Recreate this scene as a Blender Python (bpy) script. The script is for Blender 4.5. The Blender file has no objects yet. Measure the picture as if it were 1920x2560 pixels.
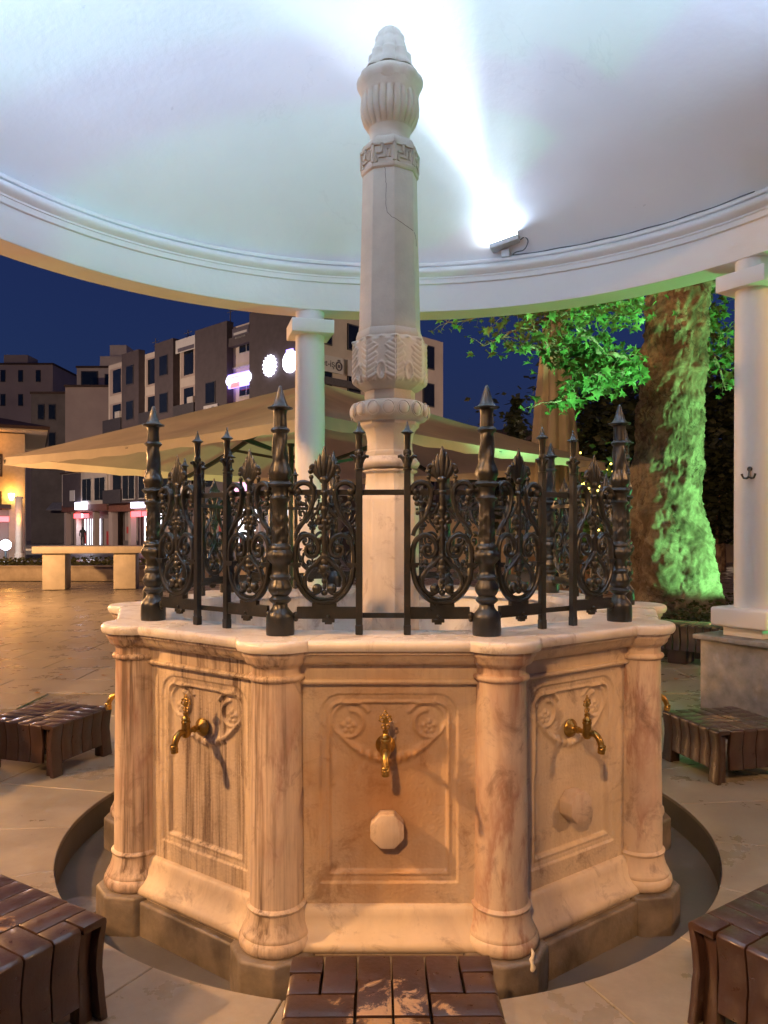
import bpy, bmesh, math, random
import numpy as np
from mathutils import Vector, Matrix, noise
random.seed(11)
R = math.radians
PI = math.pi
S = bpy.context.scene
COL = S.collection

# ------------------------------------------------------------------ camera
CAM = Vector((-0.017, -3.871, 1.453))
F = 1900.0
cam = bpy.data.cameras.new('camera'); co = bpy.data.objects.new('camera', cam); COL.objects.link(co)
co.location = CAM; co.rotation_euler = (R(90), 0, 0)
cam.sensor_fit = 'VERTICAL'; cam.sensor_height = 24.0; cam.sensor_width = 18.0
cam.lens = 24.0 * F / 2560.0
cam.shift_y = 44.0 / 2560.0
cam.clip_start = 0.05; cam.clip_end = 2000
S.camera = co
def W(px, py, d):                      # a point of the place from its bearing in the photograph and its distance
    return Vector((CAM.x + (px - 960) / F * d, CAM.y + d, CAM.z - (py - 1324) / F * d))
def GX(px, d): return CAM.x + (px - 960) / F * d

# ------------------------------------------------------------------ sky (blue hour, sun below the horizon)
wld = bpy.data.worlds.new('World'); S.world = wld; wld.use_nodes = True
nt = wld.node_tree; nt.nodes.clear()
sky = nt.nodes.new('ShaderNodeTexSky'); sky.sky_type = 'NISHITA'; sky.sun_disc = False
sky.sun_elevation = R(-0.5); sky.sun_rotation = R(250); sky.air_density = 1.0; sky.dust_density = 0.6; sky.ozone_density = 5.0
bg = nt.nodes.new('ShaderNodeBackground'); bg.inputs['Strength'].default_value = 0.15
wo = nt.nodes.new('ShaderNodeOutputWorld')
glow = nt.nodes.new('ShaderNodeMix'); glow.data_type = 'RGBA'; glow.blend_type = 'ADD'; glow.inputs[0].default_value = 1.0
glow.inputs[7].default_value = (0.046, 0.046, 0.165, 1)          # even skyglow of the town
nt.links.new(sky.outputs[0], glow.inputs[6]); nt.links.new(glow.outputs[2], bg.inputs[0]); nt.links.new(bg.outputs[0], wo.inputs[0])
S.view_settings.view_transform = 'Standard'; S.view_settings.look = 'None'
S.view_settings.exposure = 0.32; S.view_settings.gamma = 1.0
S.render.engine = 'CYCLES'
S.cycles.use_denoising = True; S.cycles.adaptive_threshold = 0.02
S.cycles.max_bounces = 6; S.cycles.diffuse_bounces = 4; S.cycles.glossy_bounces = 3
S.cycles.sample_clamp_indirect = 6.0
S.cycles.caustics_reflective = False; S.cycles.caustics_refractive = False

SODIUM = (1.0, 0.505, 0.19)
LAMP_L = dict(loc=(-7.6, -3.3), h=5.7, power=2900)
LAMP_R = dict(loc=(8.2, -4.2), h=5.2, power=1000)
LAMP_F = dict(loc=(-2.6, -11.5), h=7.8, power=2900)
DOME_POWER = 920
DOME_BEAM = 2000
GREEN_POWER = 2300

# ------------------------------------------------------------------ mesh helpers
class MB:
    def __init__(s): s.v = []; s.f = []
    def add(s, vs, fs, M=None):
        o = len(s.v)
        for p in vs:
            p = Vector(p)
            s.v.append(tuple(M @ p if M else p))
        for f in fs: s.f.append(tuple(i + o for i in f))
        return s
    def box(s, c, d, M=None, rz=0.0):
        x, y, z = d[0] / 2, d[1] / 2, d[2] / 2
        vs = [(-x, -y, -z), (x, -y, -z), (x, y, -z), (-x, y, -z), (-x, -y, z), (x, -y, z), (x, y, z), (-x, y, z)]
        T = Matrix.Translation(c) @ Matrix.Rotation(rz, 4, 'Z')
        if M: T = M @ T
        return s.add(vs, [(0, 3, 2, 1), (4, 5, 6, 7), (0, 1, 5, 4), (1, 2, 6, 5), (2, 3, 7, 6), (3, 0, 4, 7)], T)
    def lathe(s, prof, n=32, M=None, mod=None, phase=0.0, cap=True):
        vs = []; fs = []; m = len(prof)
        for (r, z) in prof:
            for i in range(n):
                t = phase + 2 * PI * i / n
                rr = mod(t, z, r) if mod else r
                vs.append((rr * math.cos(t), rr * math.sin(t), z))
        for j in range(m - 1):
            for i in range(n):
                a = j * n + i; b = j * n + (i + 1) % n
                fs.append((a, b, b + n, a + n))
        if cap:
            if prof[0][0] > 1e-5: fs.append(tuple(reversed(range(n))))
            if prof[-1][0] > 1e-5: fs.append(tuple(range((m - 1) * n, m * n)))
        return s.add(vs, fs, M)
    def ring(s, prof, n=128, M=None, a0=0.0, a1=2 * PI):      # closed profile swept about z
        full = abs(a1 - a0 - 2 * PI) < 1e-6
        k = n if full else n + 1; m = len(prof); vs = []; fs = []
        for i in range(k):
            t = a0 + (a1 - a0) * i / n
            for (r, z) in prof: vs.append((r * math.cos(t), r * math.sin(t), z))
        for i in range(n):
            ii = (i + 1) % k
            for j in range(m):
                jj = (j + 1) % m
                fs.append((i * m + j, ii * m + j, ii * m + jj, i * m + jj))
        if not full:
            fs.append(tuple(reversed(range(m)))); fs.append(tuple(range((k - 1) * m, k * m)))
        return s.add(vs, fs, M)
    def prism(s, poly, z0, z1, M=None):
        n = len(poly)
        vs = [(x, y, z0) for x, y in poly] + [(x, y, z1) for x, y in poly]
        fs = [tuple(reversed(range(n))), tuple(range(n, 2 * n))]
        fs += [(i, (i + 1) % n, n + (i + 1) % n, n + i) for i in range(n)]
        return s.add(vs, fs, M)
    def tube(s, pts, r, n=8, M=None, sy=1.0, closed=False, up=(0, 1, 0)):
        pts = [Vector(p) for p in pts]; k = len(pts); vs = []; fs = []
        rr = r if isinstance(r, (list, tuple)) else [r] * k
        u = Vector(up)
        for i, p in enumerate(pts):
            if closed: t = pts[(i + 1) % k] - pts[(i - 1) % k]
            else: t = pts[min(i + 1, k - 1)] - pts[max(i - 1, 0)]
            t.normalize()
            a = t.cross(u)
            if a.length < 1e-4: a = t.cross(Vector((1, 0, 0.3)))
            a.normalize(); b = a.cross(t)
            for j in range(n):
                w = 2 * PI * j / n + PI / n
                vs.append(p + a * (rr[i] * math.cos(w)) + b * (rr[i] * sy * math.sin(w)))
        for i in range(k if closed else k - 1):
            i2 = (i + 1) % k
            for j in range(n):
                j2 = (j + 1) % n
                fs.append((i * n + j, i2 * n + j, i2 * n + j2, i * n + j2))
        if not closed:
            fs.append(tuple(range(n))); fs.append(tuple(reversed(range((k - 1) * n, k * n))))
        return s.add(vs, fs, M)
    def ball(s, c, r, M=None, nu=10, nv=7, sc=(1, 1, 1)):
        prof = [(r * math.sin(PI * j / nv), -r * math.cos(PI * j / nv)) for j in range(nv + 1)]
        T = Matrix.Translation(c) @ Matrix.Diagonal((sc[0], sc[1], sc[2], 1))
        if M: T = M @ T
        return s.lathe(prof, nu, T, cap=False)
    def grid(s, P):                     # P[j][i] -> points
        nv = len(P); nu = len(P[0])
        vs = [p for row in P for p in row]
        fs = [(j * nu + i, j * nu + i + 1, (j + 1) * nu + i + 1, (j + 1) * nu + i) for j in range(nv - 1) for i in range(nu - 1)]
        return s.add(vs, fs)
    def mesh(s, name, smooth=40, bevel=0.0, seg=2):
        me = bpy.data.meshes.new(name); me.from_pydata(s.v, [], s.f)
        bm = bmesh.new(); bm.from_mesh(me)
        bmesh.ops.remove_doubles(bm, verts=bm.verts, dist=1e-6)
        bmesh.ops.recalc_face_normals(bm, faces=bm.faces)
        if bevel > 0:
            ed = [e for e in bm.edges if len(e.link_faces) == 2 and e.calc_face_angle(0) > R(35)]
            bmesh.ops.bevel(bm, geom=ed, offset=bevel, segments=seg, profile=0.5, affect='EDGES', clamp_overlap=True)
        bm.to_mesh(me); bm.free()
        if smooth:
            me.polygons.foreach_set('use_smooth', [True] * len(me.polygons))
            me.set_sharp_from_angle(angle=R(smooth))
        me.update()
        return me
    def build(s, name, mat, parent=None, smooth=40, bevel=0.0, loc=None, rz=0.0, seg=2):
        return put(name, s.mesh(name, smooth, bevel, seg), mat, parent, loc, rz)

def put(name, me, mat, parent=None, loc=None, rz=0.0):
    o = bpy.data.objects.new(name, me); COL.objects.link(o)
    if mat is not None and len(me.materials) == 0:
        for m in (mat if isinstance(mat, (list, tuple)) else [mat]): me.materials.append(m)
    if parent: o.parent = parent
    if loc is not None: o.location = loc
    o.rotation_euler = (0, 0, rz)
    return o
def thing(name, label, cat, loc=(0, 0, 0), rz=0.0, group=None):
    o = bpy.data.objects.new(name, None); COL.objects.link(o); o.empty_display_size = 0.1
    o.location = loc; o.rotation_euler = (0, 0, rz)
    return tag(o, label, cat, group)
def tag(o, label, cat, group=None, kind=None):
    o['label'] = label; o['category'] = cat
    if group: o['group'] = group
    if kind: o['kind'] = kind
    return o
def struct(o, label=None):
    o['kind'] = 'structure'
    if label: o['label'] = label
    return o
def dup(o, parent=None):
    c = o.copy(); COL.objects.link(c)
    if parent: c.parent = parent
    for ch in list(o.children): dup(ch, c)
    return c

# ------------------------------------------------------------------ materials
def new_mat(name):
    m = bpy.data.materials.new(name); m.use_nodes = True
    t = m.node_tree; b = t.nodes['Principled BSDF']
    return m, t, b
def N(t, typ, **kw):
    n = t.nodes.new(typ)
    for k, v in kw.items(): setattr(n, k, v)
    return n
def L(t, a, b): t.links.new(a, b)
def pos(t, scale=(1, 1, 1), world=True, rot=(0, 0, 0)):
    g = N(t, 'ShaderNodeNewGeometry') if world else N(t, 'ShaderNodeTexCoord')
    mp = N(t, 'ShaderNodeMapping'); mp.inputs['Scale'].default_value = scale; mp.inputs['Rotation'].default_value = rot
    L(t, g.outputs['Position'] if world else g.outputs['Object'], mp.inputs['Vector'])
    return mp.outputs['Vector']
def noise_n(t, vec, scale=5.0, detail=4.0, rough=0.55, dist=0.0):
    n = N(t, 'ShaderNodeTexNoise'); n.inputs['Scale'].default_value = scale; n.inputs['Detail'].default_value = detail
    n.inputs['Roughness'].default_value = rough; n.inputs['Distortion'].default_value = dist
    L(t, vec, n.inputs['Vector']); return n.outputs['Fac']
def ramp(t, fac, stops, interp='LINEAR'):
    r = N(t, 'ShaderNodeValToRGB'); r.color_ramp.interpolation = interp
    el = r.color_ramp.elements
    while len(el) < len(stops): el.new(0.5)
    for e, (p, c) in zip(el, stops):
        e.position = p; e.color = (c if len(c) == 4 else (*c, 1)) if isinstance(c, (tuple, list)) else (c, c, c, 1)
    L(t, fac, r.inputs['Fac']); return r.outputs['Color']
def mix(t, fac, a, b, mode='MIX'):
    n = N(t, 'ShaderNodeMix', data_type='RGBA', blend_type=mode)
    for sock, v in ((0, fac), (6, a), (7, b)):
        if isinstance(v, (int, float)): n.inputs[sock].default_value = v
        elif isinstance(v, (tuple, list)): n.inputs[sock].default_value = v if len(v) == 4 else (*v, 1)
        else: L(t, v, n.inputs[sock])
    return n.outputs[2]
def math_n(t, op, a, b=0.0, clamp=False):
    n = N(t, 'ShaderNodeMath', operation=op); n.use_clamp = clamp
    for i, v in enumerate((a, b)):
        if isinstance(v, (int, float)): n.inputs[i].default_value = v
        else: L(t, v, n.inputs[i])
    return n.outputs[0]
def bump(t, b, h, strength=0.3, dist=0.01):
    n = N(t, 'ShaderNodeBump'); n.inputs['Strength'].default_value = strength; n.inputs['Distance'].default_value = dist
    L(t, h, n.inputs['Height']); L(t, n.outputs['Normal'], b.inputs['Normal'])
def simple(name, col, rough=0.6, metal=0.0, var=0.25, scale=6.0, bmp=0.0, bscale=60.0, spec=0.5, world=True):
    m, t, b = new_mat(name)
    v = pos(t, world=world)
    n = noise_n(t, v, scale, 5.0, 0.6)
    c = mix(t, ramp(t, n, [(0.3, 0.0), (0.7, 1.0)]), tuple(x * (1 - var) for x in col), tuple(min(1, x * (1 + var)) for x in col))
    L(t, c, b.inputs['Base Color'])
    b.inputs['Roughness'].default_value = rough; b.inputs['Metallic'].default_value = metal
    b.inputs['Specular IOR Level'].default_value = spec
    if bmp: bump(t, b, noise_n(t, v, bscale, 5.0, 0.6), bmp, 0.01)
    return m
def emit(name, col, strength, base=(0.1, 0.1, 0.1)):
    m, t, b = new_mat(name)
    b.inputs['Base Color'].default_value = (*base, 1); b.inputs['Emission Color'].default_value = (*col, 1)
    b.inputs['Emission Strength'].default_value = strength
    return m

def marble(name, streak=0.6, base=(0.66, 0.60, 0.52), vein=(0.40, 0.30, 0.25), rust=False, rough=0.42, vamt=0.3):
    m, t, b = new_mat(name)
    p = pos(t)
    cloud = noise_n(t, p, 3.2, 6.0, 0.6, 0.4)
    c = mix(t, ramp(t, cloud, [(0.30, 0.0), (0.72, 1.0)]), tuple(x * 0.80 for x in base), tuple(min(1, x * 1.10) for x in base))
    # slanting pinkish veins
    pv = pos(t, (3.0, 3.0, 0.75), rot=(0.30, 0.38, 0.2))
    vn = noise_n(t, pv, 1.5, 6.0, 0.66, 0.35)
    vm = math_n(t, 'MULTIPLY', ramp(t, vn, [(0.46, 0.0), (0.53, 1.0), (0.66, 0.1)]), ramp(t, noise_n(t, p, 1.9, 3.0), [(0.42, 0.15), (0.6, 1.0)]))
    c = mix(t, math_n(t, 'MULTIPLY', vm, vamt), c, vein)
    # rain streaks: long in z, thin across, strongest on the weathered west side
    ps = pos(t, (17, 17, 0.8))
    st = noise_n(t, ps, 1.0, 6.0, 0.7, 0.15)
    ps2 = pos(t, (75, 75, 2.2))
    st2 = noise_n(t, ps2, 1.0, 3.0, 0.6)
    sm = math_n(t, 'MULTIPLY', ramp(t, st, [(0.44, 0.0), (0.64, 1.0)]), ramp(t, st2, [(0.36, 0.25), (0.6, 1.0)]))
    pa = noise_n(t, p, 1.3, 3.0, 0.5)
    gx = N(t, 'ShaderNodeNewGeometry'); sx = N(t, 'ShaderNodeSeparateXYZ'); L(t, gx.outputs['Position'], sx.inputs[0])
    west = N(t, 'ShaderNodeMapRange'); west.inputs['From Min'].default_value = -0.24; west.inputs['From Max'].default_value = -0.46
    west.inputs['To Min'].default_value = 0.16; west.inputs['To Max'].default_value = 1.3; west.clamp = True
    L(t, sx.outputs['X'], west.inputs['Value'])
    amt = math_n(t, 'MULTIPLY', math_n(t, 'MULTIPLY', sm, west.outputs[0]), streak, True)
    c = mix(t, amt, c, (0.165, 0.118, 0.09))
    # dark biological dirt in patches
    d = noise_n(t, p, 7.0, 8.0, 0.72, 0.8)
    dm = math_n(t, 'MULTIPLY', ramp(t, d, [(0.54, 0.0), (0.68, 1.0)]), 0.6)
    c = mix(t, dm, c, (0.17, 0.11, 0.085))
    if rust:      # iron-coloured run below the tap of the front panel
        z = N(t, 'ShaderNodeMapping'); z.vector_type = 'POINT'
        z.inputs['Location'].default_value = (0.01 * 6.5, 0, -0.50 * 4.3); z.inputs['Scale'].default_value = (6.5, 0.0, 4.3)
        L(t, gx.outputs['Position'], z.inputs['Vector'])
        ln = N(t, 'ShaderNodeVectorMath', operation='LENGTH'); L(t, z.outputs[0], ln.inputs[0])
        wob = math_n(t, 'ADD', ln.outputs['Value'], math_n(t, 'MULTIPLY', noise_n(t, p, 9, 4), 0.9))
        fr = N(t, 'ShaderNodeMapRange'); fr.inputs['From Min'].default_value = -1.2; fr.inputs['From Max'].default_value = -1.15
        fr.inputs['To Min'].default_value = 1; fr.inputs['To Max'].default_value = 0; fr.clamp = True
        L(t, sx.outputs['Y'], fr.inputs['Value'])
        rm = math_n(t, 'MULTIPLY', ramp(t, math_n(t, 'MULTIPLY', wob, 0.36), [(0.16, 1.0), (0.42, 0.72), (1.0, 0.0)]), fr.outputs[0])
        c = mix(t, rm, c, (0.44, 0.185, 0.022))
    L(t, c, b.inputs['Base Color'])
    L(t, ramp(t, cloud, [(0.3, rough + 0.15), (0.7, rough - 0.08)]), b.inputs['Roughness'])
    b.inputs['Specular IOR Level'].default_value = 0.45
    h = math_n(t, 'SUBTRACT', math_n(t, 'MULTIPLY', noise_n(t, p, 38, 6.0, 0.65), 0.5), math_n(t, 'MULTIPLY', amt, 0.35))
    bump(t, b, h, 0.22, 0.004)
    return m

def plaster():
    m, t, b = new_mat('white_lime_plaster')
    p = pos(t)
    n = noise_n(t, p, 1.1, 4.0, 0.55)
    c = mix(t, ramp(t, n, [(0.3, 0.0), (0.7, 1.0)]), (0.76, 0.765, 0.78), (0.83, 0.83, 0.835))
    sp = noise_n(t, p, 23, 3.0, 0.5)
    c = mix(t, math_n(t, 'MULTIPLY', ramp(t, sp, [(0.74, 0.0), (0.78, 1.0)]), 0.35), c, (0.5, 0.5, 0.52))
    hl_ = ramp(t, noise_n(t, pos(t, (1, 1, 0.5)), 0.9, 7.0, 0.6, 0.4), [(0.494, 0.0), (0.5, 1.0), (0.506, 0.0)])
    hm_ = ramp(t, noise_n(t, p, 0.7, 2.0), [(0.55, 0.0), (0.62, 1.0)])
    c = mix(t, math_n(t, 'MULTIPLY', math_n(t, 'MULTIPLY', hl_, hm_), 0.10), c, (0.42, 0.42, 0.45))
    L(t, c, b.inputs['Base Color']); b.inputs['Roughness'].default_value = 0.55
    h = math_n(t, 'ADD', math_n(t, 'MULTIPLY', noise_n(t, p, 3.5, 3.0), 1.0), math_n(t, 'MULTIPLY', noise_n(t, p, 40, 4.0), 0.12))
    bump(t, b, h, 0.35, 0.02)
    return m

def stone_floor(name, col, rough=0.35, var=0.3, stain=0.35):
    m, t, b = new_mat(name)
    p = pos(t)
    oi = N(t, 'ShaderNodeObjectInfo')
    n = noise_n(t, p, 2.3, 7.0, 0.65)
    n2 = noise_n(t, p, 24, 5.0, 0.7)
    c = mix(t, ramp(t, n, [(0.3, 0.0), (0.7, 1.0)]), tuple(x * (1 - var) for x in col), tuple(x * (1 + var) for x in col))
    c = mix(t, math_n(t, 'MULTIPLY', ramp(t, n2, [(0.45, 0.0), (0.75, 1.0)]), 0.3), c, tuple(x * 1.35 for x in col))
    c = mix(t, math_n(t, 'MULTIPLY', oi.outputs['Random'], 0.22), c, tuple(x * 0.62 for x in col))
    s = noise_n(t, p, 0.8, 6.0, 0.7, 0.7)
    c = mix(t, math_n(t, 'MULTIPLY', ramp(t, s, [(0.42, 0.0), (0.78, 1.0)]), stain), c, tuple(x * 0.4 for x in col))
    L(t, c, b.inputs['Base Color'])
    L(t, ramp(t, n, [(0.3, rough - 0.1), (0.7, rough + 0.15)]), b.inputs['Roughness'])
    bump(t, b, n2, 0.12, 0.006)
    return m

def iron():
    m, t, b = new_mat('painted_cast_iron')
    p = pos(t)
    n = noise_n(t, p, 16, 6.0, 0.7)
    c = mix(t, ramp(t, n, [(0.40, 0.0), (0.66, 1.0)]), (0.0085, 0.0125, 0.0125), (0.018, 0.018, 0.0155))
    c = mix(t, math_n(t, 'MULTIPLY', ramp(t, noise_n(t, p, 48, 4.0, 0.7), [(0.60, 0.0), (0.70, 1.0)]), 0.6), c, (0.060, 0.032, 0.018))
    L(t, c, b.inputs['Base Color']); b.inputs['Metallic'].default_value = 0.0
    L(t, ramp(t, n, [(0.3, 0.27), (0.7, 0.46)]), b.inputs['Roughness'])
    b.inputs['Specular IOR Level'].default_value = 0.6
    bump(t, b, noise_n(t, p, 120, 4.0, 0.6), 0.35, 0.003)
    return m

def wood_paint():
    m, t, b = new_mat('worn_brown_painted_wood')
    p = pos(t, world=False)
    oi = N(t, 'ShaderNodeObjectInfo')
    pg = pos(t)
    n = noise_n(t, pg, 5, 5.0, 0.6)
    c = mix(t, ramp(t, n, [(0.3, 0.0), (0.7, 1.0)]), (0.026, 0.0135, 0.0100), (0.052, 0.026, 0.0185))
    gr = noise_n(t, pos(t, (60, 60, 6)), 1.0, 4.0, 0.6)
    c = mix(t, math_n(t, 'MULTIPLY', ramp(t, gr, [(0.5, 0.0), (0.8, 1.0)]), 0.4), c, (0.02, 0.008, 0.006))
    # paint rubbed through to bare wood near the middle of the seat (object space of the stool parts)
    mp = N(t, 'ShaderNodeMapping'); tc = N(t, 'ShaderNodeTexCoord'); L(t, tc.outputs['Object'], mp.inputs['Vector'])
    mp.inputs['Scale'].default_value = (1, 1, 0)
    ln = N(t, 'ShaderNodeVectorMath', operation='LENGTH'); L(t, mp.outputs[0], ln.inputs[0])
    wear = math_n(t, 'ADD', math_n(t, 'MULTIPLY', ln.outputs['Value'], 1.25), math_n(t, 'MULTIPLY', noise_n(t, pg, 11, 6.0, 0.75, 0.6), 0.95))
    wm = ramp(t, wear, [(0.50, 1.0), (0.56, 0.0)])
    nz = N(t, 'ShaderNodeSeparateXYZ'); g = N(t, 'ShaderNodeNewGeometry'); L(t, g.outputs['Normal'], nz.inputs[0])
    wm = math_n(t, 'MULTIPLY', wm, ramp(t, nz.outputs['Z'], [(0.6, 0.0), (0.9, 1.0)]))
    c = mix(t, wm, c, mix(t, gr, (0.26, 0.15, 0.075), (0.40, 0.27, 0.14)))
    L(t, c, b.inputs['Base Color'])
    L(t, mix(t, wm, ramp(t, noise_n(t, pg, 34, 6.0, 0.7), [(0.3, 0.24), (0.7, 0.52)]), (0.7, 0.7, 0.7)), b.inputs['Roughness'])
    b.inputs['Coat Weight'].default_value = 0.45; b.inputs['Coat Roughness'].default_value = 0.16
    bump(t, b, math_n(t, 'ADD', math_n(t, 'MULTIPLY', gr, 0.6), noise_n(t, pg, 90, 3.0)), 0.25, 0.003)
    return m

def bark():
    m, t, b = new_mat('plane_tree_bark')
    p = pos(t)
    vo = N(t, 'ShaderNodeTexVoronoi'); vo.feature = 'DISTANCE_TO_EDGE'; vo.inputs['Scale'].default_value = 4.2
    ps = pos(t, (1.0, 1.0, 0.7))
    wv = N(t, 'ShaderNodeVectorMath', operation='ADD'); L(t, ps, wv.inputs[0])
    nn = N(t, 'ShaderNodeTexNoise'); nn.inputs['Scale'].default_value = 5.0; nn.inputs['Detail'].default_value = 5; L(t, p, nn.inputs['Vector'])
    sc = N(t, 'ShaderNodeVectorMath', operation='SCALE'); sc.inputs['Scale'].default_value = 0.5; L(t, nn.outputs['Color'], sc.inputs[0])
    L(t, sc.outputs[0], wv.inputs[1]); L(t, wv.outputs[0], vo.inputs['Vector'])
    n = noise_n(t, p, 2.6, 8.0, 0.7, 0.6)
    c = ramp(t, n, [(0.34, (0.075, 0.048, 0.03)), (0.47, (0.17, 0.12, 0.08)), (0.58, (0.31, 0.25, 0.175)), (0.70, (0.15, 0.10, 0.065))])
    cr0 = ramp(t, vo.outputs['Distance'], [(0.0, 0.0), (0.035, 1.0)])
    cm = ramp(t, noise_n(t, p, 1.7, 3.0), [(0.46, 1.0), (0.58, 0.0)])
    cr = math_n(t, 'MAXIMUM', cr0, cm)
    c = mix(t, math_n(t, 'MULTIPLY', math_n(t, 'SUBTRACT', 1.0, cr), 0.8), c, (0.04, 0.025, 0.017))
    L(t, c, b.inputs['Base Color']); b.inputs['Roughness'].default_value = 0.85
    h = math_n(t, 'ADD', math_n(t, 'MULTIPLY', cr, 0.8), math_n(t, 'MULTIPLY', noise_n(t, p, 9, 8.0, 0.72), 1.8))
    bump(t, b, h, 0.6, 0.04)
    return m

def leaf_mat(name, col, var=0.35):
    m, t, b = new_mat(name)
    n = noise_n(t, pos(t), 7.0, 3.0)
    c = mix(t, ramp(t, n, [(0.3, 0.0), (0.7, 1.0)]), tuple(x * (1 - var) for x in col), tuple(x * (1 + var) for x in col))
    L(t, c, b.inputs['Base Color']); b.inputs['Roughness'].default_value = 0.5
    tr = N(t, 'ShaderNodeBsdfTranslucent'); L(t, c, tr.inputs['Color'])
    ms = N(t, 'ShaderNodeMixShader'); ms.inputs[0].default_value = 0.35
    out = [x for x in t.nodes if x.type == 'OUTPUT_MATERIAL'][0]
    L(t, b.outputs[0], ms.inputs[1]); L(t, tr.outputs[0], ms.inputs[2]); L(t, ms.outputs[0], out.inputs[0])
    return m

def canvas(name, col):
    m, t, b = new_mat(name)
    p = pos(t)
    n = noise_n(t, p, 1.5, 5.0, 0.6)
    c = mix(t, ramp(t, n, [(0.3, 0.0), (0.7, 1.0)]), tuple(x * 0.85 for x in col), tuple(x * 1.08 for x in col))
    L(t, c, b.inputs['Base Color']); b.inputs['Roughness'].default_value = 0.85
    bump(t, b, noise_n(t, p, 2.2, 3.0), 0.35, 0.03)
    tr = N(t, 'ShaderNodeBsdfTranslucent'); L(t, c, tr.inputs['Color'])
    ms = N(t, 'ShaderNodeMixShader'); ms.inputs[0].default_value = 0.45
    out = [x for x in t.nodes if x.type == 'OUTPUT_MATERIAL'][0]
    L(t, b.outputs[0], ms.inputs[1]); L(t, tr.outputs[0], ms.inputs[2]); L(t, ms.outputs[0], out.inputs[0])
    return m

M = dict(
    marble=marble('weathered_marble', 0.95, base=(0.66, 0.56, 0.44), rust=True),
    marble_col=marble('veined_marble', 0.95, base=(0.68, 0.57, 0.47), vein=(0.36, 0.20, 0.15), vamt=0.85),
    marble_base=marble('base_marble', 0.16, base=(0.66, 0.57, 0.46)),
    slab=marble('pale_rim_marble', 0.12, base=(0.78, 0.765, 0.75), vein=(0.5, 0.45, 0.43), rough=0.3),
    basin=marble('grey_white_basin_marble', 0.2, base=(0.68, 0.69, 0.69), vein=(0.45, 0.45, 0.45)),
    base_stone=simple('grimy_base_stone', (0.175, 0.15, 0.125), 0.5, var=0.5, scale=7, bmp=0.3, bscale=40),
    pillar=simple('cream_carved_stone', (0.58, 0.535, 0.46), 0.6, var=0.10, scale=7, bmp=0.14, bscale=70),
    pillar_low=marble('streaked_cream_stone', 0.8, base=(0.62, 0.57, 0.50), vein=(0.42, 0.37, 0.33)),
    crack=simple('dark_crack_line', (0.12, 0.10, 0.085), 0.9),  # dark brown tone of the thin crack line on the shaft
    plaster=plaster(),
    iron=iron(),
    brass=simple('tarnished_brass', (0.40, 0.26, 0.075), 0.32, 1.0, 0.35, 30, 0.15, 120),
    wood=wood_paint(),
    slab_floor=stone_floor('honed_limestone_paving', (0.29, 0.262, 0.215), 0.30, stain=0.4),
    pit=stone_floor('grey_gutter_stone', (0.13, 0.122, 0.108), 0.42, stain=0.5),
    far_ground=stone_floor('plaza_paving', (0.22, 0.195, 0.16), 0.26, stain=0.3),
    asphalt=simple('asphalt', (0.05, 0.05, 0.052), 0.45, var=0.2, scale=3, bmp=0.2),
    granite=simple('grey_granite', (0.19, 0.185, 0.185), 0.5, var=0.35, scale=11, bmp=0.1, bscale=90),
    bench_stone=simple('pale_bench_stone', (0.42, 0.38, 0.32), 0.55, var=0.15, scale=4, bmp=0.15),
    canvas=canvas('beige_parasol_canvas', (0.60, 0.53, 0.43)),
    steel=simple('dark_green_steel', (0.022, 0.03, 0.028), 0.4, var=0.15),
    grey_metal=simple('grey_lamp_metal', (0.55, 0.56, 0.58), 0.45, 0.2, 0.1),
    rubber=simple('grey_cable', (0.10, 0.10, 0.11), 0.6),
    bark=bark(),
    leaf=leaf_mat('plane_leaf', (0.11, 0.21, 0.06)),
    dark_leaf=leaf_mat('dark_leaf', (0.045, 0.060, 0.025)),
    shrub=leaf_mat('shrub_leaf', (0.075, 0.085, 0.030)),
    dry_leaf=simple('dry_leaf', (0.30, 0.16, 0.06), 0.7),
    paper=simple('white_tissue', (0.7, 0.68, 0.62), 0.8),
    soil=simple('soil', (0.07, 0.05, 0.035), 0.9, var=0.3, bmp=0.5),
    kerb=simple('planter_stone', (0.33, 0.28, 0.22), 0.6, var=0.2, bmp=0.2),
    lens=emit('lit_white_lens', (0.80, 0.90, 1.0), 60.0),
    sodium=emit('lit_sodium_lens', (1.0, 0.55, 0.2), 30.0),
    green_lens=emit('lit_green_lens', (0.1, 1.0, 0.25), 30.0),
)

# ------------------------------------------------------------------ lamps that the place has, and one added low lamp
def light(name, kind, loc, energy, color, parent=None, **kw):
    l = bpy.data.lights.new(name, kind); l.energy = energy; l.color = color
    for k, v in kw.items(): setattr(l, k, v)
    o = bpy.data.objects.new(name, l); COL.objects.link(o); o.location = loc
    if parent: o.parent = parent
    return o
def aim(o, d):
    o.rotation_euler = Vector(d).to_track_quat('-Z', 'Y').to_euler()

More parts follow.
